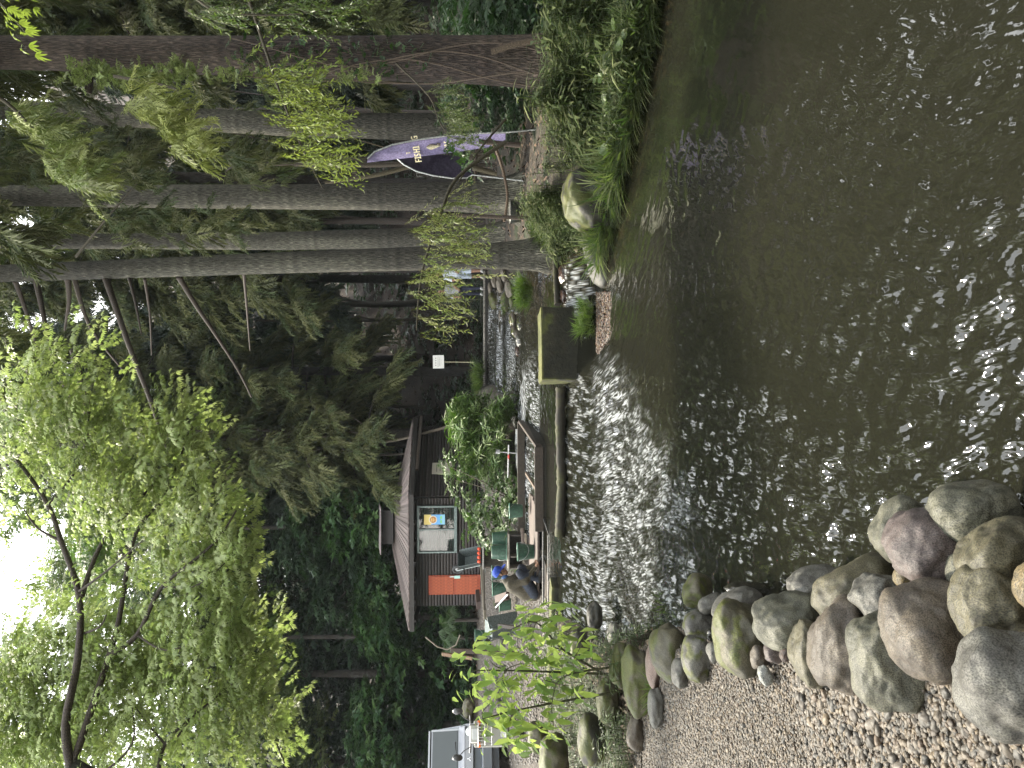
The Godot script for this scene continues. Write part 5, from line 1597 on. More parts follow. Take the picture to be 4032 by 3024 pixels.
func stage_vehicles() -> void:
	# small van, nose to the camera
	var g := at(2005, 2950, 17.0)
	var v := thing("small_van", "dark grey small van parked nose-out at the edge of the yard", "van", Vector3(-8.45, g.y, -17.2), 0.5)
	var body := Shape.new()
	body.col = Color(0.07, 0.08, 0.095)
	var prof := [Vector2(0.0, 0.22), Vector2(0.06, 0.55), Vector2(0.0, 0.8), Vector2(-0.1, 0.98), Vector2(-0.38, 1.1), Vector2(-0.42, 1.12), Vector2(-0.74, 1.78), Vector2(-0.95, 1.86), Vector2(-3.1, 1.86), Vector2(-3.25, 1.6), Vector2(-3.28, 0.25)]
	for k in prof.size() - 1:
		for sd: float in [-1.0, 1.0]:
			pass
		var p: Vector2 = prof[k]
		var q: Vector2 = prof[k + 1]
		var nn := Vector3(0, -(q.x - p.x), q.y - p.y).normalized() * 1.0
		var wp := 0.735 - maxf(0.0, p.y - 1.0) * 0.1
		var wq := 0.735 - maxf(0.0, q.y - 1.0) * 0.1
		var a := body.vert(Vector3(-wp, p.y, p.x), nn)
		var b := body.vert(Vector3(wp, p.y, p.x), nn)
		var d := body.vert(Vector3(wq, q.y, q.x), nn)
		var e := body.vert(Vector3(-wq, q.y, q.x), nn)
		body.quad(a, b, d, e)
	for sd: float in [-1.0, 1.0]:
		var flat := PackedVector2Array(prof)
		var idx := Geometry2D.triangulate_polygon(flat)
		var first := body.v.size()
		for p in prof: body.vert(Vector3(sd * (0.735 - maxf(0.0, p.y - 1.0) * 0.1), p.y, p.x), Vector3(sd, 0, 0))
		for k in range(0, idx.size(), 3):
			var turn := (flat[idx[k + 1]] - flat[idx[k]]).cross(flat[idx[k + 2]] - flat[idx[k]])
			if (turn > 0) == (sd < 0): body.tri(first + idx[k], first + idx[k + 1], first + idx[k + 2])
			else: body.tri(first + idx[k], first + idx[k + 2], first + idx[k + 1])
	part("body", body, mats.enamel, v)
	var slope := Basis(Vector3.RIGHT, -0.451)
	var s := Shape.new()
	s.col = Color(0.025, 0.035, 0.035)
	s.box(Vector3(0, 1.455, -0.572), Vector3(1.24, 0.66, 0.012), slope * Basis.IDENTITY, 0.004)
	part("windscreen", s, mats.gloss_black, v)
	for q in [[Vector3(0, 1.82, -0.76), Vector3(1.3, 0.05, 0.06)], [Vector3(-0.645, 1.45, -0.57), Vector3(0.05, 0.74, 0.03)], [Vector3(0.645, 1.45, -0.57), Vector3(0.05, 0.74, 0.03)]]:
		s = Shape.new()
		s.col = Color(0.12, 0.13, 0.14)
		s.box(q[0], q[1], slope)
		part("trim", s, mats.enamel, v)
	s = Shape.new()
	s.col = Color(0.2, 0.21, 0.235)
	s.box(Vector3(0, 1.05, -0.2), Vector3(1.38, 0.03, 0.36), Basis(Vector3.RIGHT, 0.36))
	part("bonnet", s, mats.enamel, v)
	s = Shape.new()
	s.col = Color(0.03, 0.032, 0.036)
	s.box(Vector3(0, 0.88, 0.0), Vector3(1.0, 0.2, 0.06), Basis(Vector3.RIGHT, -0.4))
	var gr := part("front_panel", s, mats.enamel, v)
	for k in 3:
		s = Shape.new()
		s.col = Color(0.55, 0.55, 0.55)
		var a := TAU * k / 3.0 + PI / 2
		s.box(Vector3(cos(a) * 0.028, 0.885 + sin(a) * 0.028, 0.045), Vector3(0.02, 0.045, 0.01), rot(0, -0.4, a - PI / 2), 0.002)
		part("emblem", s, mats.metal, gr)
	for sd: float in [-1.0, 1.0]:
		s = Shape.new()
		s.col = Color(0.5, 0.52, 0.5)
		s.lathe([Vector2(0, 0.05), Vector2(0.08, 0.04), Vector2(0.115, 0.0), Vector2(0.11, -0.04)].map(func(q): return Vector2(q.x, q.y)), 20, Vector3(sd * 0.56, 0.87, 0.01), Basis(Vector3.RIGHT, PI / 2 - 0.35))
		part("headlight", s, mats.enamel, v)
		s = Shape.new()
		s.col = Color(0.7, 0.25, 0.04)
		s.box(Vector3(sd * 0.66, 0.7, 0.02), Vector3(0.1, 0.07, 0.05))
		part("indicator", s, mats.enamel, v)
		s = Shape.new()
		s.col = Color(0.02, 0.02, 0.02)
		s.lathe([Vector2(0.0, -0.08), Vector2(0.24, -0.08), Vector2(0.27, -0.05), Vector2(0.27, 0.05), Vector2(0.24, 0.08), Vector2(0.0, 0.08)], 26, Vector3(sd * 0.64, 0.27, -0.55), rot(0, 0, PI / 2))
		part("wheel", s, mats.rubber, v)
		s = Shape.new()
		s.col = Color(0.02, 0.02, 0.022)
		s.box(Vector3(sd * 0.25 - 0.12, 1.19, -0.44), Vector3(0.5, 0.016, 0.02), Basis(Vector3.BACK, 0.12 * sd))
		part("wiper", s, mats.rubber, v)
	s = Shape.new()
	s.col = Color(0.12, 0.13, 0.15)
	s.box(Vector3(0, 0.48, 0.06), Vector3(1.44, 0.24, 0.1), Basis.IDENTITY, 0.03)
	part("bumper", s, mats.enamel, v)
	# delivery scooter in front of it
	var g2 := at(2045, 2885, 15.2)
	var m := thing("scooter", "white delivery scooter with two round mirrors and a wire front rack", "scooter", Vector3(g2.x, g2.y - 0.1, g2.z), 0.42)
	var add := func(called: String, col: Color, mat: String, build: Callable) -> void:
		var sh := Shape.new()
		sh.col = col
		build.call(sh)
		part(called, sh, mats[mat], m)
	add.call("leg_shield", Color(0.28, 0.28, 0.25), "enamel", func(sh): sh.box(Vector3(0, 0.7, 0), Vector3(0.5, 0.62, 0.08), Basis(Vector3.RIGHT, -0.2), 0.035))
	add.call("fairing", Color(0.3, 0.3, 0.27), "enamel", func(sh): sh.box(Vector3(0, 0.98, 0.03), Vector3(0.36, 0.22, 0.2), Basis(Vector3.RIGHT, -0.25), 0.05))
	add.call("front_mudguard", Color(0.4, 0.4, 0.37), "enamel", func(sh): sh.box(Vector3(0, 0.42, 0.24), Vector3(0.16, 0.06, 0.5), Basis(Vector3.RIGHT, 0.2), 0.03))
	add.call("headlight", Color(0.4, 0.41, 0.4), "gloss_black", func(sh): sh.box(Vector3(0, 0.98, 0.14), Vector3(0.2, 0.13, 0.04), Basis(Vector3.RIGHT, -0.25), 0.02))
	add.call("handlebar", Color(0.2, 0.2, 0.2), "metal", func(sh): sh.tube([Vector3(-0.34, 1.08, -0.1), Vector3(0, 1.06, 0.0), Vector3(0.34, 1.08, -0.1)], [0.02, 0.022, 0.02], 10))
	for sd: float in [-1.0, 1.0]:
		add.call("indicator", Color(0.75, 0.17, 0.03), "enamel", func(sh): sh.box(Vector3(sd * 0.2, 0.9, 0.1), Vector3(0.09, 0.06, 0.06), Basis(Vector3.UP, sd * 0.3), 0.015))
		add.call("mirror_stalk", Color(0.12, 0.12, 0.12), "metal", func(sh): sh.tube([Vector3(sd * 0.24, 1.08, -0.05), Vector3(sd * 0.3, 1.2, -0.04), Vector3(sd * 0.4, 1.3, -0.03)], [0.009, 0.009, 0.009], 8))
		add.call("mirror", Color(0.05, 0.05, 0.05), "plastic", func(sh): sh.lathe([Vector2(0, -0.02), Vector2(0.075, -0.014), Vector2(0.085, 0.0), Vector2(0.06, 0.03), Vector2(0, 0.04)], 18, Vector3(sd * 0.42, 1.33, -0.02), rot(0, PI / 2, sd * 0.4) * Basis.from_scale(Vector3(0.8, 1, 1.25))))
	for k in 7:
		add.call("rack_wire", Color(0.55, 0.55, 0.52), "metal", func(sh): sh.tube([Vector3(-0.18 + 0.06 * k, 0.92, 0.3), Vector3(-0.18 + 0.06 * k, 0.66, 0.42), Vector3(-0.18 + 0.06 * k, 0.64, 0.16)], [0.006, 0.006, 0.006], 6))
	for y in [0.92, 0.79, 0.66]:
		add.call("rack_frame", Color(0.6, 0.6, 0.57), "metal", func(sh): sh.tube([Vector3(-0.2, y, 0.12), Vector3(-0.2, y, 0.3 + (0.92 - y) * 0.45), Vector3(0.2, y, 0.3 + (0.92 - y) * 0.45), Vector3(0.2, y, 0.12)], [0.01, 0.01, 0.01, 0.01], 8))
	add.call("front_wheel", Color(0.02, 0.02, 0.02), "rubber", func(sh): sh.lathe([Vector2(0.0, -0.03), Vector2(0.15, -0.03), Vector2(0.19, -0.045), Vector2(0.215, 0.0), Vector2(0.19, 0.045), Vector2(0.15, 0.03), Vector2(0, 0.03)], 24, Vector3(0, 0.22, 0.24), rot(0, 0, PI / 2)))
	add.call("rear_wheel", Color(0.02, 0.02, 0.02), "rubber", func(sh): sh.lathe([Vector2(0.0, -0.03), Vector2(0.15, -0.03), Vector2(0.19, -0.045), Vector2(0.215, 0.0), Vector2(0.19, 0.045), Vector2(0.15, 0.03), Vector2(0, 0.03)], 24, Vector3(0, 0.22, -0.85), rot(0, 0, PI / 2)))
	add.call("floor", Color(0.3, 0.3, 0.28), "plastic", func(sh): sh.box(Vector3(0, 0.36, -0.25), Vector3(0.3, 0.08, 0.5), Basis.IDENTITY, 0.03))
	add.call("seat", Color(0.03, 0.03, 0.03), "rubber", func(sh): sh.box(Vector3(0, 0.76, -0.65), Vector3(0.28, 0.1, 0.55), Basis.IDENTITY, 0.045))
	add.call("rear_body", Color(0.3, 0.3, 0.27), "enamel", func(sh): sh.box(Vector3(0, 0.55, -0.7), Vector3(0.32, 0.34, 0.6), Basis.IDENTITY, 0.06))

# ------------------------------------------------------------------ people: one continuous surface round a skeleton
func capsule(p: Vector3, b: Array) -> float:
	var a: Vector3 = b[0]
	var ab: Vector3 = b[1] - a
	var h := clampf((p - a).dot(ab) / maxf(ab.length_squared(), 1e-8), 0.0, 1.0)
	return p.distance_to(a + ab * h) - lerpf(b[2], b[3], h)
func flesh(s: Shape, bones: Array, cell: float, blend: float) -> void:   # bones: from, to, radius, radius, colour
	var lo := Vector3.INF
	var hi := -Vector3.INF
	for b in bones:
		for e in 2:
			var rr: float = b[2 + e] + blend + cell * 2.0
			lo = lo.min(b[e] - Vector3.ONE * rr)
			hi = hi.max(b[e] + Vector3.ONE * rr)
	var n := Vector3i(((hi - lo) / cell).ceil()) + Vector3i.ONE
	var f := PackedFloat32Array()
	f.resize(n.x * n.y * n.z)
	f.fill(1.0)
	for b in bones:
		var rr: float = maxf(b[2], b[3]) + blend + cell * 2.0
		var bl := Vector3i(((b[0].min(b[1]) - Vector3.ONE * rr - lo) / cell).floor()).clamp(Vector3i.ZERO, n - Vector3i.ONE)
		var bh := Vector3i(((b[0].max(b[1]) + Vector3.ONE * rr - lo) / cell).ceil()).clamp(Vector3i.ZERO, n - Vector3i.ONE)
		for z in range(bl.z, bh.z + 1):
			for y in range(bl.y, bh.y + 1):
				var row := (z * n.y + y) * n.x
				for x in range(bl.x, bh.x + 1):
					var d := capsule(lo + Vector3(x, y, z) * cell, b)
					var o := f[row + x]
					var h := maxf(blend - absf(d - o), 0.0) / blend
					f[row + x] = minf(d, o) - h * h * blend * 0.25
	var ids := {}
	var first_i := s.i.size()
	var first_v := s.v.size()
	var corner := [Vector3i(0, 0, 0), Vector3i(1, 0, 0), Vector3i(0, 1, 0), Vector3i(1, 1, 0), Vector3i(0, 0, 1), Vector3i(1, 0, 1), Vector3i(0, 1, 1), Vector3i(1, 1, 1)]
	var edges := [[0, 1], [2, 3], [4, 5], [6, 7], [0, 2], [1, 3], [4, 6], [5, 7], [0, 4], [1, 5], [2, 6], [3, 7]]
	for z in n.z - 1:
		for y in n.y - 1:
			for x in n.x - 1:
				var k := (z * n.y + y) * n.x + x
				var q := [f[k], f[k + 1], f[k + n.x], f[k + n.x + 1], f[k + n.x * n.y], f[k + n.x * n.y + 1], f[k + n.x * n.y + n.x], f[k + n.x * n.y + n.x + 1]]
				var inside := 0
				for c in 8: inside += 1 if q[c] < 0.0 else 0
				if inside == 0 or inside == 8: continue
				var sum := Vector3.ZERO
				var m := 0
				for e in edges:
					var a: float = q[e[0]]
					var b: float = q[e[1]]
					if (a < 0.0) != (b < 0.0):
						sum += Vector3(corner[e[0]]).lerp(Vector3(corner[e[1]]), a / (a - b))
						m += 1
				var p := lo + (Vector3(x, y, z) + sum / m) * cell
				var best := INF
				for b in bones:
					var d := capsule(p, b)
					if d < best:
						best = d
						s.col = b[4]
				ids[k] = s.vert(p, Vector3.UP)
	var step := [1, n.x, n.x * n.y]
	for z in range(1, n.z - 1):
		for y in range(1, n.y - 1):
			for x in range(1, n.x - 1):
				var k := (z * n.y + y) * n.x + x
				for ax in 3:
					var a := f[k] < 0.0
					if a == (f[k + step[ax]] < 0.0): continue
					var u: int = step[(ax + 1) % 3]
					var w: int = step[(ax + 2) % 3]
					if a: s.quad(ids[k - u - w], ids[k - w], ids[k], ids[k - u])
					else: s.quad(ids[k - u - w], ids[k - u], ids[k], ids[k - w])
	s.smooth_from(first_v, first_i)
func hand(bones: Array, wrist: Vector3, dir: Vector3, side: Vector3, skin: Color) -> Array:
	var out := []
	var palm := wrist + dir * 0.07
	out.append([wrist, palm, 0.026, 0.034, skin])
	var down := dir.cross(side).normalized()
	for k in 4:
		var root := palm + side * (-0.03 + 0.02 * k)
		var l: float = [0.065, 0.075, 0.07, 0.055][k]
		var mid := root + (dir * 0.8 + down * 0.45).normalized() * l * 0.6
		out.append([root, mid, 0.0095, 0.009, skin])
		out.append([mid, mid + (dir * 0.35 + down * 0.9).normalized() * l * 0.6, 0.009, 0.0075, skin])
	var th := wrist + dir * 0.03 - side * 0.03
	var tm := th + (dir * 0.6 - side * 0.5 + down * 0.4).normalized() * 0.045
	out.append([th, tm, 0.012, 0.011, skin])
	out.append([tm, tm + (dir * 0.8 + down * 0.5).normalized() * 0.03, 0.011, 0.009, skin])
	return out
func head_bones(c: Vector3, fwd: Vector3, up: Vector3, skin: Color, hair: Color) -> Array:
	var sd := fwd.cross(up).normalized()
	return [[c + up * 0.03 - fwd * 0.015, c + up * 0.05 - fwd * 0.03, 0.092, 0.09, hair], [c + up * 0.02 + fwd * 0.02, c - up * 0.055 + fwd * 0.03, 0.078, 0.058, skin], [c - up * 0.085 + fwd * 0.055, c - up * 0.09 + fwd * 0.06, 0.036, 0.03, skin],
		[c + up * 0.01 + fwd * 0.095, c - up * 0.028 + fwd * 0.115, 0.011, 0.016, skin], [c - up * 0.06 + fwd * 0.09 - sd * 0.018, c - up * 0.06 + fwd * 0.09 + sd * 0.018, 0.009, 0.009, Color(0.25, 0.1, 0.08)],
		[c + sd * 0.088 + up * 0.01, c + sd * 0.088 - up * 0.03, 0.014, 0.011, skin], [c - sd * 0.088 + up * 0.01, c - sd * 0.088 - up * 0.03, 0.014, 0.011, skin],
		[c + fwd * 0.088 + sd * 0.033 + up * 0.012, c + fwd * 0.09 + sd * 0.033 + up * 0.012, 0.01, 0.01, Color(0.03, 0.025, 0.02)], [c + fwd * 0.088 - sd * 0.033 + up * 0.012, c + fwd * 0.09 - sd * 0.033 + up * 0.012, 0.01, 0.01, Color(0.03, 0.025, 0.02)]]
func stage_people() -> void:
	var skin := Color(0.3, 0.17, 0.11)
	# the man crouching at the trough, turned to the trough, in profile
	var d := 14.6
	var jacket := Color(0.075, 0.065, 0.042)
	var trousers := Color(0.03, 0.036, 0.055)
	var foot := at(2134, 2290, d)
	var t := thing("person", "person in a blue cap and olive jacket crouching at the trough", "person", foot)
	var j := func(px: float, py: float, dz: float) -> Vector3: return at(px, py, d) + Vector3(0, 0, -dz) - foot
	var hc: Vector3 = j.call(1972, 2256, 0.0)
	var fwd := Vector3(0.86, -0.5, 0.08).normalized()
	var up := Vector3(0.48, 0.87, 0.0).normalized()
	up = (up - fwd * up.dot(fwd)).normalized()
	var s := Shape.new()
	var neck: Vector3 = j.call(1992, 2284, 0.0)
	var chest: Vector3 = j.call(2022, 2300, 0.0)
	var pelvis: Vector3 = j.call(2098, 2335, 0.0)
	var bones := [[neck, chest, 0.075, 0.15, jacket], [chest, j.call(2066, 2326, 0.0), 0.165, 0.165, jacket], [j.call(2066, 2326, 0.0), pelvis, 0.165, 0.155, jacket]]
	for sd: float in [-1.0, 1.0]:
		var z: float = 0.17 * sd
		var sh: Vector3 = j.call(2008, 2296, z)
		var el: Vector3 = j.call(2066, 2268 - 8 * sd, z * 1.25)
		var wr: Vector3 = j.call(2106, 2228, z * 0.7)
		bones.append([sh, el, 0.075, 0.058, jacket])
		bones.append([el, wr, 0.056, 0.04, jacket])
		var hip: Vector3 = j.call(2100, 2330, z * 0.6)
		var kn: Vector3 = j.call(2050 + 6 * sd, 2246, z * 1.1)
		var an: Vector3 = j.call(2120, 2276, z * 0.9)
		bones.append([hip, kn, 0.098, 0.072, trousers])
		bones.append([kn, an, 0.068, 0.048, trousers])
		bones.append([an, an + Vector3(0.17, -0.04, 0.0), 0.05, 0.038, Color(0.02, 0.02, 0.02)])
	bones.append([neck, hc - up * 0.06, 0.055, 0.055, Color(0.05, 0.12, 0.3)])
	flesh(s, bones, 0.018, 0.05)
	for sd: float in [-1.0, 1.0]:
		var wr: Vector3 = j.call(2106, 2228, 0.17 * sd * 0.7)
		flesh(s, hand([], wr, Vector3(0.8, -0.55, -0.1 * sd).normalized(), Vector3(0.1, 0, 1).normalized() * sd, skin), 0.005, 0.012)
	flesh(s, head_bones(hc, fwd, up, skin, Color(0.05, 0.045, 0.04)), 0.008, 0.03)
	part("body", s, mats.cloth, t)
	s = Shape.new()
	s.col = Color(0.02, 0.07, 0.42)
	var cb := Basis(fwd.cross(up), up, -fwd)
	s.lathe([Vector2(0.112, -0.01), Vector2(0.113, 0.03), Vector2(0.1, 0.075), Vector2(0.065, 0.108), Vector2(0.0, 0.118)], 24, hc + up * 0.045 - fwd * 0.015, cb)
	prism(s, [hc + up * 0.04 + fwd * 0.07 - cb.x * 0.09, hc + up * 0.04 + fwd * 0.07 + cb.x * 0.09, hc + up * 0.015 + fwd * 0.16 + cb.x * 0.075, hc + up * 0.005 + fwd * 0.19, hc + up * 0.015 + fwd * 0.16 - cb.x * 0.075], up * 0.008)
	part("cap", s, mats.cloth, t)
	var kn := thing("knife", "short grey knife in the crouching person's hand", "knife", at(2122, 2212, d - 0.05))
	s = Shape.new()
	s.col = Color(0.4, 0.42, 0.45)
	s.box(Vector3(0.06, -0.03, 0), Vector3(0.2, 0.03, 0.006), rot(0, 0, -0.5), 0.002)
	part("blade", s, mats.metal, kn)
	s = Shape.new()
	s.col = Color(0.5, 0.42, 0.25)
	s.box(Vector3(-0.07, 0.04, 0), Vector3(0.1, 0.03, 0.02), rot(0, 0, -0.5), 0.006)
	part("grip", s, mats.wood, kn)
	# the two on the footbridge
	standing("person in a grey shirt and navy trousers standing on the footbridge", Vector3(0, 0, -27.05), 1146, 1.62, Color(0.34, 0.35, 0.36), Color(0.02, 0.024, 0.05), false, skin)
	standing("person in a white shirt beside the footbridge, half hidden by the cedar", Vector3(0, 0, -26.2), 1078, 1.66, Color(0.62, 0.68, 0.76), Color(0.5, 0.58, 0.68), true, skin)
func standing(label: String, where: Vector3, py: float, h: float, shirt: Color, trousers: Color, shorts: bool, skin: Color) -> void:
	where.x = (1512.0 - py) / FOCAL * -where.z
	where.y = 1.03
	var t := thing("person", label, "person", where)
	var k := h / 1.7
	var bones := [[Vector3(0, 1.3, 0) * k, Vector3(0, 1.12, 0) * k, 0.14, 0.125, shirt], [Vector3(0, 1.12, 0) * k, Vector3(0, 0.95, 0) * k, 0.125, 0.135, shirt], [Vector3(0, 0.93, 0) * k, Vector3(0, 0.88, 0) * k, 0.13, 0.125, trousers], [Vector3(0, 1.36, 0) * k, Vector3(-0.01, 1.5, 0.01) * k, 0.06, 0.05, skin]]
	var s := Shape.new()
	for sd: float in [-1.0, 1.0]:
		var stride: float = 0.1 * sd
		var kn := Vector3(0.085 * sd, 0.48, stride * 0.6) * k
		var an := Vector3(0.09 * sd, 0.07, stride) * k
		bones.append([Vector3(0.085 * sd, 0.88, 0) * k, kn, 0.095, 0.066 if not shorts else 0.078, trousers])
		bones.append([kn, an, 0.064, 0.042, trousers if not shorts else skin])
		bones.append([an, an + Vector3(-0.06, -0.04, 0.12), 0.045, 0.036, Color(0.5, 0.5, 0.48)])
		var sh := Vector3(0.175 * sd, 1.36, 0) * k
		var el := Vector3(0.235 * sd - 0.02, 1.1, 0.05) * k
		var wr := Vector3(0.15 * sd - 0.1, 0.95, 0.18) * k
		bones.append([sh, el, 0.058, 0.048, shirt])
		bones.append([el, wr, 0.042, 0.03, skin])
	flesh(s, bones, 0.022, 0.05)
	for sd: float in [-1.0, 1.0]:
		flesh(s, hand([], Vector3(0.15 * sd - 0.1, 0.95, 0.18) * k, Vector3(-0.3, -0.8, 0.3).normalized(), Vector3(0.6, 0, 0.6).normalized() * sd, skin), 0.008, 0.012)
	flesh(s, head_bones(Vector3(-0.01, 1.6, 0.02) * k, Vector3(-0.6, -0.3, 0.5).normalized(), Vector3(-0.15, 0.98, 0.1).normalized(), skin, Color(0.03, 0.03, 0.032)), 0.012, 0.03)
	part("body", s, mats.cloth, t)

# ------------------------------------------------------------------ low growth
func stage_low_plants() -> void:
	var bank := [Color(0.15, 0.19, 0.07), Color(0.11, 0.15, 0.055), Color(0.21, 0.235, 0.1), Color(0.07, 0.105, 0.04)]
	# the thick growth on the bank under the reddish cedar
	var list := []
	for k in 5200:
		var d := r(6.9, 12.2)
		var e := steps(RIGHT_EDGE, d)
		var inl := pow(rng.randf(), 1.3) * (2.4 if d < 10.0 else 1.3)
		var x := e - 0.3 + inl
		var clear := x > 2.9 and d > 10.9 and x < 4.0 or (d > 9.6 and x < 1.95) or (x > 1.75 and x < 2.85 and d > 8.5 and d < 10.4) or (absf(x - 4.5) < 0.4 and absf(d - 10.6) < 0.45)
		if clear: continue
		var y := maxf(ground(x, d), -0.32) - 0.03
		var lean := r(-0.15, 0.5) * clampf(1.0 - inl, 0.2, 1.0)
		list.append(Transform3D((rot(r(0, TAU)) * Basis(Vector3.BACK, 0) ).rotated(Vector3.BACK, lean).scaled(Vector3.ONE * (r(0.5, 1.2) + maxf(0.0, 1.6 * noise.get_noise_2d(x * 50.0, d * 50.0))) * (0.8 if d > 10.0 else 1.0)), Vector3(x, y, -d)))
	var o := scatter("bank_herbs", sprays.herb, mats.grass, list, tints(bank))
	describe(o, "thick green herbs and grass overhanging the water on the far bank", "herbs")
	list = []
	for k in 420:
		var d := r(6.9, 10.2)
		var x := steps(RIGHT_EDGE, d) + r(-0.42, 0.6)
		list.append(Transform3D(rot(r(0, TAU)).rotated(Vector3.BACK, r(0.2, 1.2)).scaled(Vector3.ONE * r(0.8, 1.5)), Vector3(x, maxf(ground(x, d), -0.3) + r(-0.02, 0.16), -d)))
	o = scatter("bank_grass", sprays.tuft, mats.grass, list, tints(bank))
	describe(o, "long grass blades drooping over the far waterline", "grass")
	# round-leaved plants standing out of the herbs
	for q in [[2400, 440, 8.4], [2390, 560, 8.7], [2370, 300, 8.4], [2280, 410, 9.0], [2240, 210, 9.2], [2170, 760, 11.0], [2215, 330, 9.6], [2470, 160, 7.6]]:
		var t := thing("butterbur", "round-leaved plant rising from the herbs on the far bank", "plant", at(q[0] + 60, q[1], q[2]), 0.0, "round-leaved bank plants")
		for k in 4:
			var tip := Vector3(r(-0.14, 0.14), r(0.12, 0.3), r(-0.02, 0.2))
			limb(t, [t.position, t.position + tip * 0.6 + Vector3(0, 0.05, 0), t.position + tip], 0.005, 0.004, Color(0.12, 0.16, 0.04), "stalk")
			var s := Shape.new()
			s.col = Color(0.085, 0.13, 0.03) * r(0.7, 1.1)
			var rad := r(0.04, 0.075)
			var up := Vector3(r(-0.5, 0.2), 1, r(0.0, 0.7)).normalized()
			var bas := Basis(up.cross(Vector3.BACK).normalized(), up, up.cross(Vector3.BACK).normalized().cross(up))
			s.lathe([Vector2(0, -0.012), Vector2(rad * 0.5, 0.0), Vector2(rad, 0.012)], 11, tip, bas)
			part("leaf", s, mats.grass, t)
	# vines and shade plants behind the reddish trunk
	list = []
	for k in 1500:
		var d := r(11.0, 17.0)
		var x := r(5.0, 8.5)
		list.append(Transform3D(rot(r(0, TAU), r(-0.5, 0.5)).scaled(Vector3.ONE * r(0.8, 1.8)), Vector3(x, ground(x, d) + pow(rng.randf(), 1.5) * 1.6, -d)))
	o = scatter("shade_herbs", sprays.oval, mats.green_leaf, list, tints([Color(0.045, 0.085, 0.04), Color(0.035, 0.07, 0.035), Color(0.06, 0.1, 0.05)]))
	describe(o, "blue-green undergrowth in the shade behind the reddish cedar", "undergrowth")
	# undergrowth at the foot of the slope, and litter
	list = []
	for k in 7000:
		var d := r(28.0, 46.0)
		var x := r(-0.55, 0.55) * d
		if x > -8.5 and x < -1.2 and d < 31.5: continue
		if noise.get_noise_2d(x * 14.0, d * 14.0) < -0.12: continue
		list.append(Transform3D(rot(r(0, TAU), r(-0.4, 0.4)).scaled(Vector3.ONE * r(1.2, 2.6)), Vector3(x, ground(x, d) + r(0.0, 0.7), -d)))
	o = scatter("slope_undergrowth", sprays.oval, mats.green_leaf, list, tints(DARKLEAF))
	describe(o, "patchy dark undergrowth on the wooded slope", "undergrowth")
	list = []
	for k in 26000:
		var d := 27.0 + 22.0 * rng.randf() if k % 3 else r(11.5, 27.0)
		var x := r(-0.55, 0.55) * d
		if d < 27.0 and x < steps(RIGHT_EDGE, d) + 0.8: continue
		list.append(Transform3D(rot(r(0, TAU), r(-0.4, 0.4)).scaled(Vector3.ONE * r(0.8, 1.8)), Vector3(x, ground(x, d) + 0.02, -d)))
	o = scatter("leaf_litter", sprays.dead, mats.cloth, list, tints([Color(0.12, 0.075, 0.045), Color(0.16, 0.1, 0.06), Color(0.08, 0.05, 0.035)]))
	describe(o, "brown fallen leaves on the wooded slope", "leaf litter")
	# the bright bush by the trough
	var base := at(2035, 1730, 19.0)
	base.y = ground(base.x, 19.0)
	var t := thing("bamboo_bush", "dense bright green bush of bamboo grass beside the upper stream", "bush", base)
	var cl := []
	for q in [[1850, 1700, 19.0, 70, 90, 10], [1900, 1610, 19.4, 60, 70, 7], [1830, 1610, 19.6, 50, 60, 5], [1900, 1760, 18.8, 80, 80, 10], [1960, 1680, 18.4, 60, 90, 9], [1980, 1800, 18.2, 50, 80, 7], [1860, 1830, 19.2, 60, 60, 6], [1990, 1610, 18.6, 40, 60, 5], [1940, 1860, 18.6, 60, 60, 6], [1800, 1680, 19.8, 30, 50, 2], [1780, 1640, 19.8, 20, 40, 1]]:
		cl.append([at(q[0], q[1], q[2]), Vector3(q[4], q[3], 90) * q[2] / FOCAL, q[5] / 4.0])
	clump_crown(t, cl, 46, "sasa", "grass", [Color(0.1, 0.17, 0.035), Color(0.13, 0.2, 0.05), Color(0.07, 0.13, 0.03), Color(0.15, 0.2, 0.07)], 1.2, "foliage")
	for k in 7: limb(t, [base + Vector3(r(-0.8, 0.8), -0.05, 0), at(r(1860, 1940), r(1590, 1860), 19.1)], 0.012, 0.006, Color(0.12, 0.14, 0.05), "stem")
	# leafy shrub by the tubs
	base = at(2040, 1985, 17.6)
	base.y = ground(base.x, 17.6)
	t = thing("leafy_shrub", "loose pale-leaved shrub between the trough and the hut window", "shrub", base)
	cl = []
	for q in [[1880, 2010, 18.4, 60, 60, 6], [1930, 2060, 18.2, 60, 60, 6], [1850, 2070, 18.6, 40, 40, 3], [1960, 1960, 18.0, 60, 70, 8], [2010, 1950, 17.6, 45, 70, 7], [1900, 2090, 18.2, 40, 40, 3], [1790, 1880, 18.8, 60, 40, 3], [1760, 1830, 18.8, 40, 30, 2], [1990, 2050, 17.4, 30, 40, 3], [1820, 1940, 18.6, 40, 40, 2]]:
		cl.append([at(q[0], q[1], q[2]), Vector3(q[4], q[3], 60) * q[2] / FOCAL, q[5] / 4.0])
	clump_crown(t, cl, 34, "oval", "green_leaf", [Color(0.1, 0.16, 0.05), Color(0.14, 0.2, 0.07), Color(0.07, 0.12, 0.04)], 0.95, "foliage")
	for q in [[1880, 2010], [1930, 2060], [1850, 2070], [1790, 1890], [1765, 1835], [1900, 2090]]: limb(t, [base, base.lerp(at(q[0], q[1], 18.4), 0.5) + Vector3(0.1, 0.1, 0), at(q[0], q[1], 18.4)], 0.02, 0.006, Color(0.12, 0.1, 0.07), "stem")
	t = thing("arching_plant", "plant with long pale arching leaves against the hut's dark wall", "plant", at(1800, 1870, 18.9))
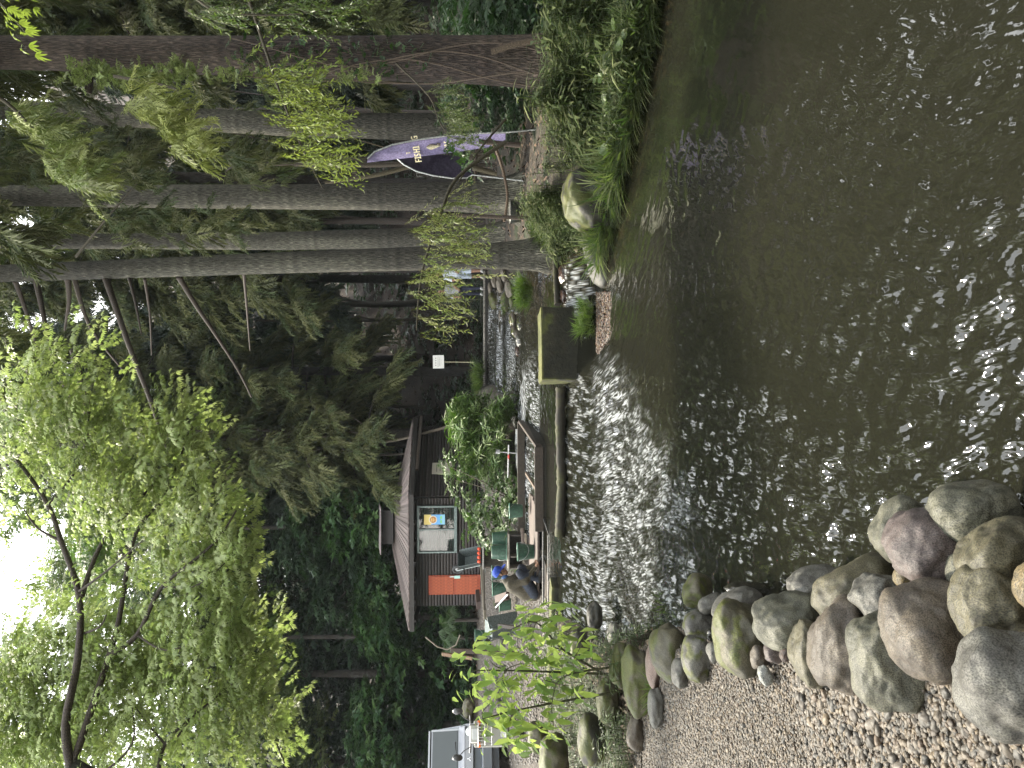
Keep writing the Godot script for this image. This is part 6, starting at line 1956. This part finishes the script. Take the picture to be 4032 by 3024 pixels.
	for k in 11:
		var s := Shape.new()
		s.col = Color(0.2, 0.24, 0.12) * r(0.7, 1.3)
		var a := r(0, TAU)
		s.leaf(Vector3.ZERO, Vector3(cos(a), 1.0, sin(a) * 0.5).normalized(), Vector3(cos(a), 0.3, 0.2), r(0.35, 0.6), 0.018, -0.7)
		part("blade", s, mats.grass, t)
	# saplings on the left bank: every leaf its own
	var leaf_m := []
	for v in 3:
		var s := Shape.new()
		s.leaf(Vector3.ZERO, Vector3.BACK, Vector3.UP, 0.15 + 0.02 * v, 0.062, 0.18 + 0.1 * v)
		leaf_m.append(s.mesh())
	var leaf_cols := []
	for v in 5:
		var m := leafy("sapling_leaf_%d" % v, lin(0.5, 0.62, 0.15), 0.6)
		m.vertex_color_use_as_albedo = false
		m.metallic_specular = 0.3
		m.albedo_color = lin(0.025 + 0.018 * v, 0.055 + 0.03 * v, 0.014 + 0.003 * v)
		leaf_cols.append(m)
	for q in [["tall leafy sapling with big backlit leaves before the wheelbarrow", [2330, 2660, 7.3], [[2150, 2645], [1990, 2640], [1850, 2640]], [[1850, 2640, 70, 90, 14], [1930, 2600, 60, 90, 14], [1990, 2700, 80, 90, 16], [2060, 2610, 80, 80, 12]]],
			["low sapling leaning across the concrete wall", [2320, 2690, 7.6], [[2220, 2560], [2110, 2450], [2010, 2480]], [[2010, 2480, 50, 50, 12], [2080, 2440, 50, 50, 10], [2110, 2540, 60, 70, 14], [2210, 2420, 50, 60, 9], [2180, 2540, 50, 60, 10]]],
			["sapling with drooping lime leaves before the scooter", [2320, 2720, 7.2], [[2170, 2770], [2020, 2800], [1900, 2830]], [[1930, 2770, 60, 70, 14], [1960, 2870, 60, 70, 14], [2050, 2850, 70, 90, 16], [2120, 2760, 60, 80, 12], [2010, 2930, 50, 50, 6]]],
			["small sapling under the taller ones at the mossy stones", [2380, 2620, 7.0], [[2260, 2650], [2190, 2690]], [[2210, 2620, 40, 50, 8], [2240, 2700, 50, 60, 10], [2140, 2670, 40, 60, 8], [2290, 2540, 40, 50, 6], [2180, 2860, 40, 40, 4]]]]:
		var ft := at(q[1][0], q[1][1], q[1][2])
		ft.y = ground(ft.x, -ft.z) - 0.03
		t = thing("sapling", q[0], "sapling", ft)
		var stem := [ft]
		for p in q[2]: stem.append(at(p[0], p[1], q[1][2]))
		limb(t, stem, 0.014, 0.005, Color(0.06, 0.06, 0.025), "stem")
		for c in q[3]:
			var cc := at(c[0], c[1], q[1][2])
			var near: Vector3 = stem[1]
			for p in stem:
				if p.distance_to(cc) < near.distance_to(cc): near = p
			limb(t, [near, near.lerp(cc, 0.5) + Vector3(0, 0.03, 0), cc], 0.006, 0.003, Color(0.08, 0.09, 0.03), "twig")
			for k in int(c[4] * 2.6):
				var p := at(c[0] + r(-1.2, 1.2) * c[2], c[1] + r(-1.2, 1.2) * c[3], q[1][2] + r(-0.3, 0.3))
				var lf := MeshInstance3D.new()
				lf.mesh = leaf_m[rng.randi() % 3]
				lf.name = "leaf"
				lf.set_surface_override_material(0, leaf_cols[rng.randi() % 5])
				lf.transform = Transform3D(rot(r(0, TAU), r(-0.1, 1.1), r(-0.5, 0.5)).scaled(Vector3.ONE * r(0.6, 1.05)), p - ft)
				t.add_child(lf, true)
	# weeds and litter on the slope below the saplings
	list = []
	for k in 1500:
		var d := r(6.7, 12.4)
		var x := r(-0.5 * d - 0.3, steps(LEFT_EDGE, d) - 0.1)
		if noise.get_noise_2d(x * 60.0, d * 60.0) < -0.05: continue
		list.append(Transform3D(rot(r(0, TAU), r(-0.3, 0.3)).scaled(Vector3.ONE * r(0.4, 0.9)), Vector3(x, ground(x, d) - 0.02, -d)))
	o = scatter("slope_weeds", sprays.herb, mats.grass, list, tints([Color(0.08, 0.12, 0.035), Color(0.05, 0.085, 0.025), Color(0.1, 0.13, 0.05)]))
	describe(o, "sparse weeds among the mossy stones below the saplings", "weeds")
	list = []
	for k in 1500:
		var d := r(6.5, 12.5)
		var x := r(-0.5 * d - 0.3, steps(LEFT_EDGE, d) - 0.1)
		list.append(Transform3D(rot(r(0, TAU), r(-0.5, 0.5)).scaled(Vector3.ONE * r(0.4, 1.0)), Vector3(x, ground(x, d) + 0.02, -d)))
	o = scatter("fallen_leaves", sprays.dead, mats.cloth, list, tints([Color(0.2, 0.15, 0.1), Color(0.28, 0.22, 0.16), Color(0.13, 0.09, 0.06)]))
	describe(o, "dry brown leaves strewn under the saplings", "leaf litter")
	# tufts: under the block, at the rapids' edge, by the footbridge
	for q in [[2315, 1250, 10.75, 60, 26, 60, "bright grass tuft growing against the concrete block's foot", 0.7], [2690, 2390, 7.4, 30, 40, 34, "arching grass tuft on the dark mossy boulder in the rapids", 0.9], [2075, 1150, 15.4, 46, 26, 90, "grassy tuft on the bank between the mossy-footed cedar and the stream", 1.0], [1900, 1480, 26.0, 40, 14, 50, "dim green weeds beside the white sign", 1.6], [2600, 2730, 6.3, 50, 20, 26, "small grass tuft beside the bare flat stone", 0.6], [2000, 1200, 20.4, 20, 10, 20, "bright grass clump on the stones by the footbridge", 0.9], [2040, 2210, 17.4, 40, 18, 40, "small weed patch under the box shelf", 0.6]]:
		list = []
		for k in int(q[5]):
			var p := at(q[0] + r(-1, 1) * q[4], q[1] + r(-1, 1) * q[3], q[2] + r(-0.15, 0.15))
			list.append(Transform3D(rot(r(0, TAU), r(-0.5, 0.5), r(-0.5, 0.5)).scaled(Vector3.ONE * q[7] * r(0.6, 1.1)), p))
		o = scatter("grass_tuft", sprays.tuft, mats.grass, list, tints([Color(0.11, 0.17, 0.035), Color(0.08, 0.13, 0.025), Color(0.15, 0.2, 0.05)]))
		describe(o, q[6], "grass")
	# fan palms behind the hut's corner
	for q in [[1800, 2440, 27.5, 1.5], [1780, 2510, 29.0, 1.3]]:
		var ft := at(1880, q[1], q[2])
		ft.y = ground(ft.x, -ft.z) - 0.05
		t = thing("fan_palm", "dusty fan palm with drooping fronds beside the hut's corner", "palm", ft, 0.0, "fan palms by the hut")
		limb(t, [ft, ft + Vector3(0, q[3] * 0.6, 0)], 0.08, 0.07, Color(0.06, 0.05, 0.04), "trunk")
		for k in 9:
			var s := Shape.new()
			var a := k * 0.7
			var hub := Vector3(cos(a) * 0.55, q[3] * 0.6 + r(0.1, 0.6), sin(a) * 0.55)
			s.col = Color(0.08, 0.1, 0.05)
			s.tube([Vector3(0, q[3] * 0.6, 0), hub], [0.012, 0.008], 5)
			for m in 15:
				var b := (m - 7) * 0.19
				s.col = Color(0.075, 0.105, 0.06) * r(0.7, 1.3)
				s.leaf(hub, (Vector3(cos(a + b), -0.2 - absf(b) * 0.2, sin(a + b))).normalized(), Vector3.UP, r(0.45, 0.6), 0.035, 0.45)
			part("frond", s, mats.green_leaf, t)

func _ready() -> void:
	rng.seed = 4711
	noise.frequency = 0.02
	noise.fractal_octaves = 3
	noise.seed = 2
	noise_b.frequency = 0.03
	noise_b.fractal_octaves = 4
	noise_b.seed = 6
	var cam := Camera3D.new()
	cam.name = "camera"
	add_child(cam)
	cam.fov = rad_to_deg(2.0 * atan(1512.0 / FOCAL))
	cam.near = 0.05
	cam.far = 400.0
	# the phone is turned on its side: the picture's right is down, its top is the photographer's right hand
	cam.transform = Transform3D(Basis(Vector3(0, -cos(PITCH), sin(PITCH)), Vector3.RIGHT, Vector3(0, sin(PITCH), cos(PITCH))), eye)
	cam.current = true
	var env := Environment.new()
	env.background_mode = Environment.BG_SKY
	env.sky = Sky.new()
	var sky := ProceduralSkyMaterial.new()
	sky.sky_top_color = Color(0.87, 0.885, 0.9)
	sky.sky_horizon_color = Color(0.99, 0.975, 0.94)
	sky.sky_curve = 0.3
	sky.ground_bottom_color = Color(0.2, 0.19, 0.16)
	sky.ground_horizon_color = Color(0.6, 0.62, 0.6)
	sky.sky_energy_multiplier = 1.7
	env.sky.sky_material = sky
	env.tonemap_mode = Environment.TONE_MAPPER_LINEAR
	env.tonemap_exposure = 2.15
	env.fog_enabled = true
	env.fog_density = 0.0003
	env.fog_light_color = Color(0.85, 0.9, 0.92)
	env.sdfgi_enabled = true
	env.ssao_enabled = true
	env.ssil_enabled = true
	var we := WorldEnvironment.new()
	we.name = "surroundings"
	we.environment = env
	add_child(we)
	var sun := DirectionalLight3D.new()
	sun.name = "sun"
	sun.light_energy = 1.55
	sun.light_color = Color(1.0, 0.96, 0.88)
	sun.light_angular_distance = 4.0
	sun.shadow_enabled = true
	add_child(sun)
	# high, ahead and a little to the photographer's left, behind thin cloud
	sun.look_at_from_position(Vector3.ZERO, -Vector3(-0.35, 0.84, -0.5), Vector3.UP)
	make_materials()
	make_ico()
	build_ground()
	build_water()
	build_stones()
	build_gravel()
	stage_tall_trees()
	stage_boughs()
	stage_forked_tree()
	stage_forest()
	stage_hut()
	stage_waterworks()
	stage_yard()
	stage_far_bank()
	stage_vehicles()
	stage_people()
	stage_low_plants()
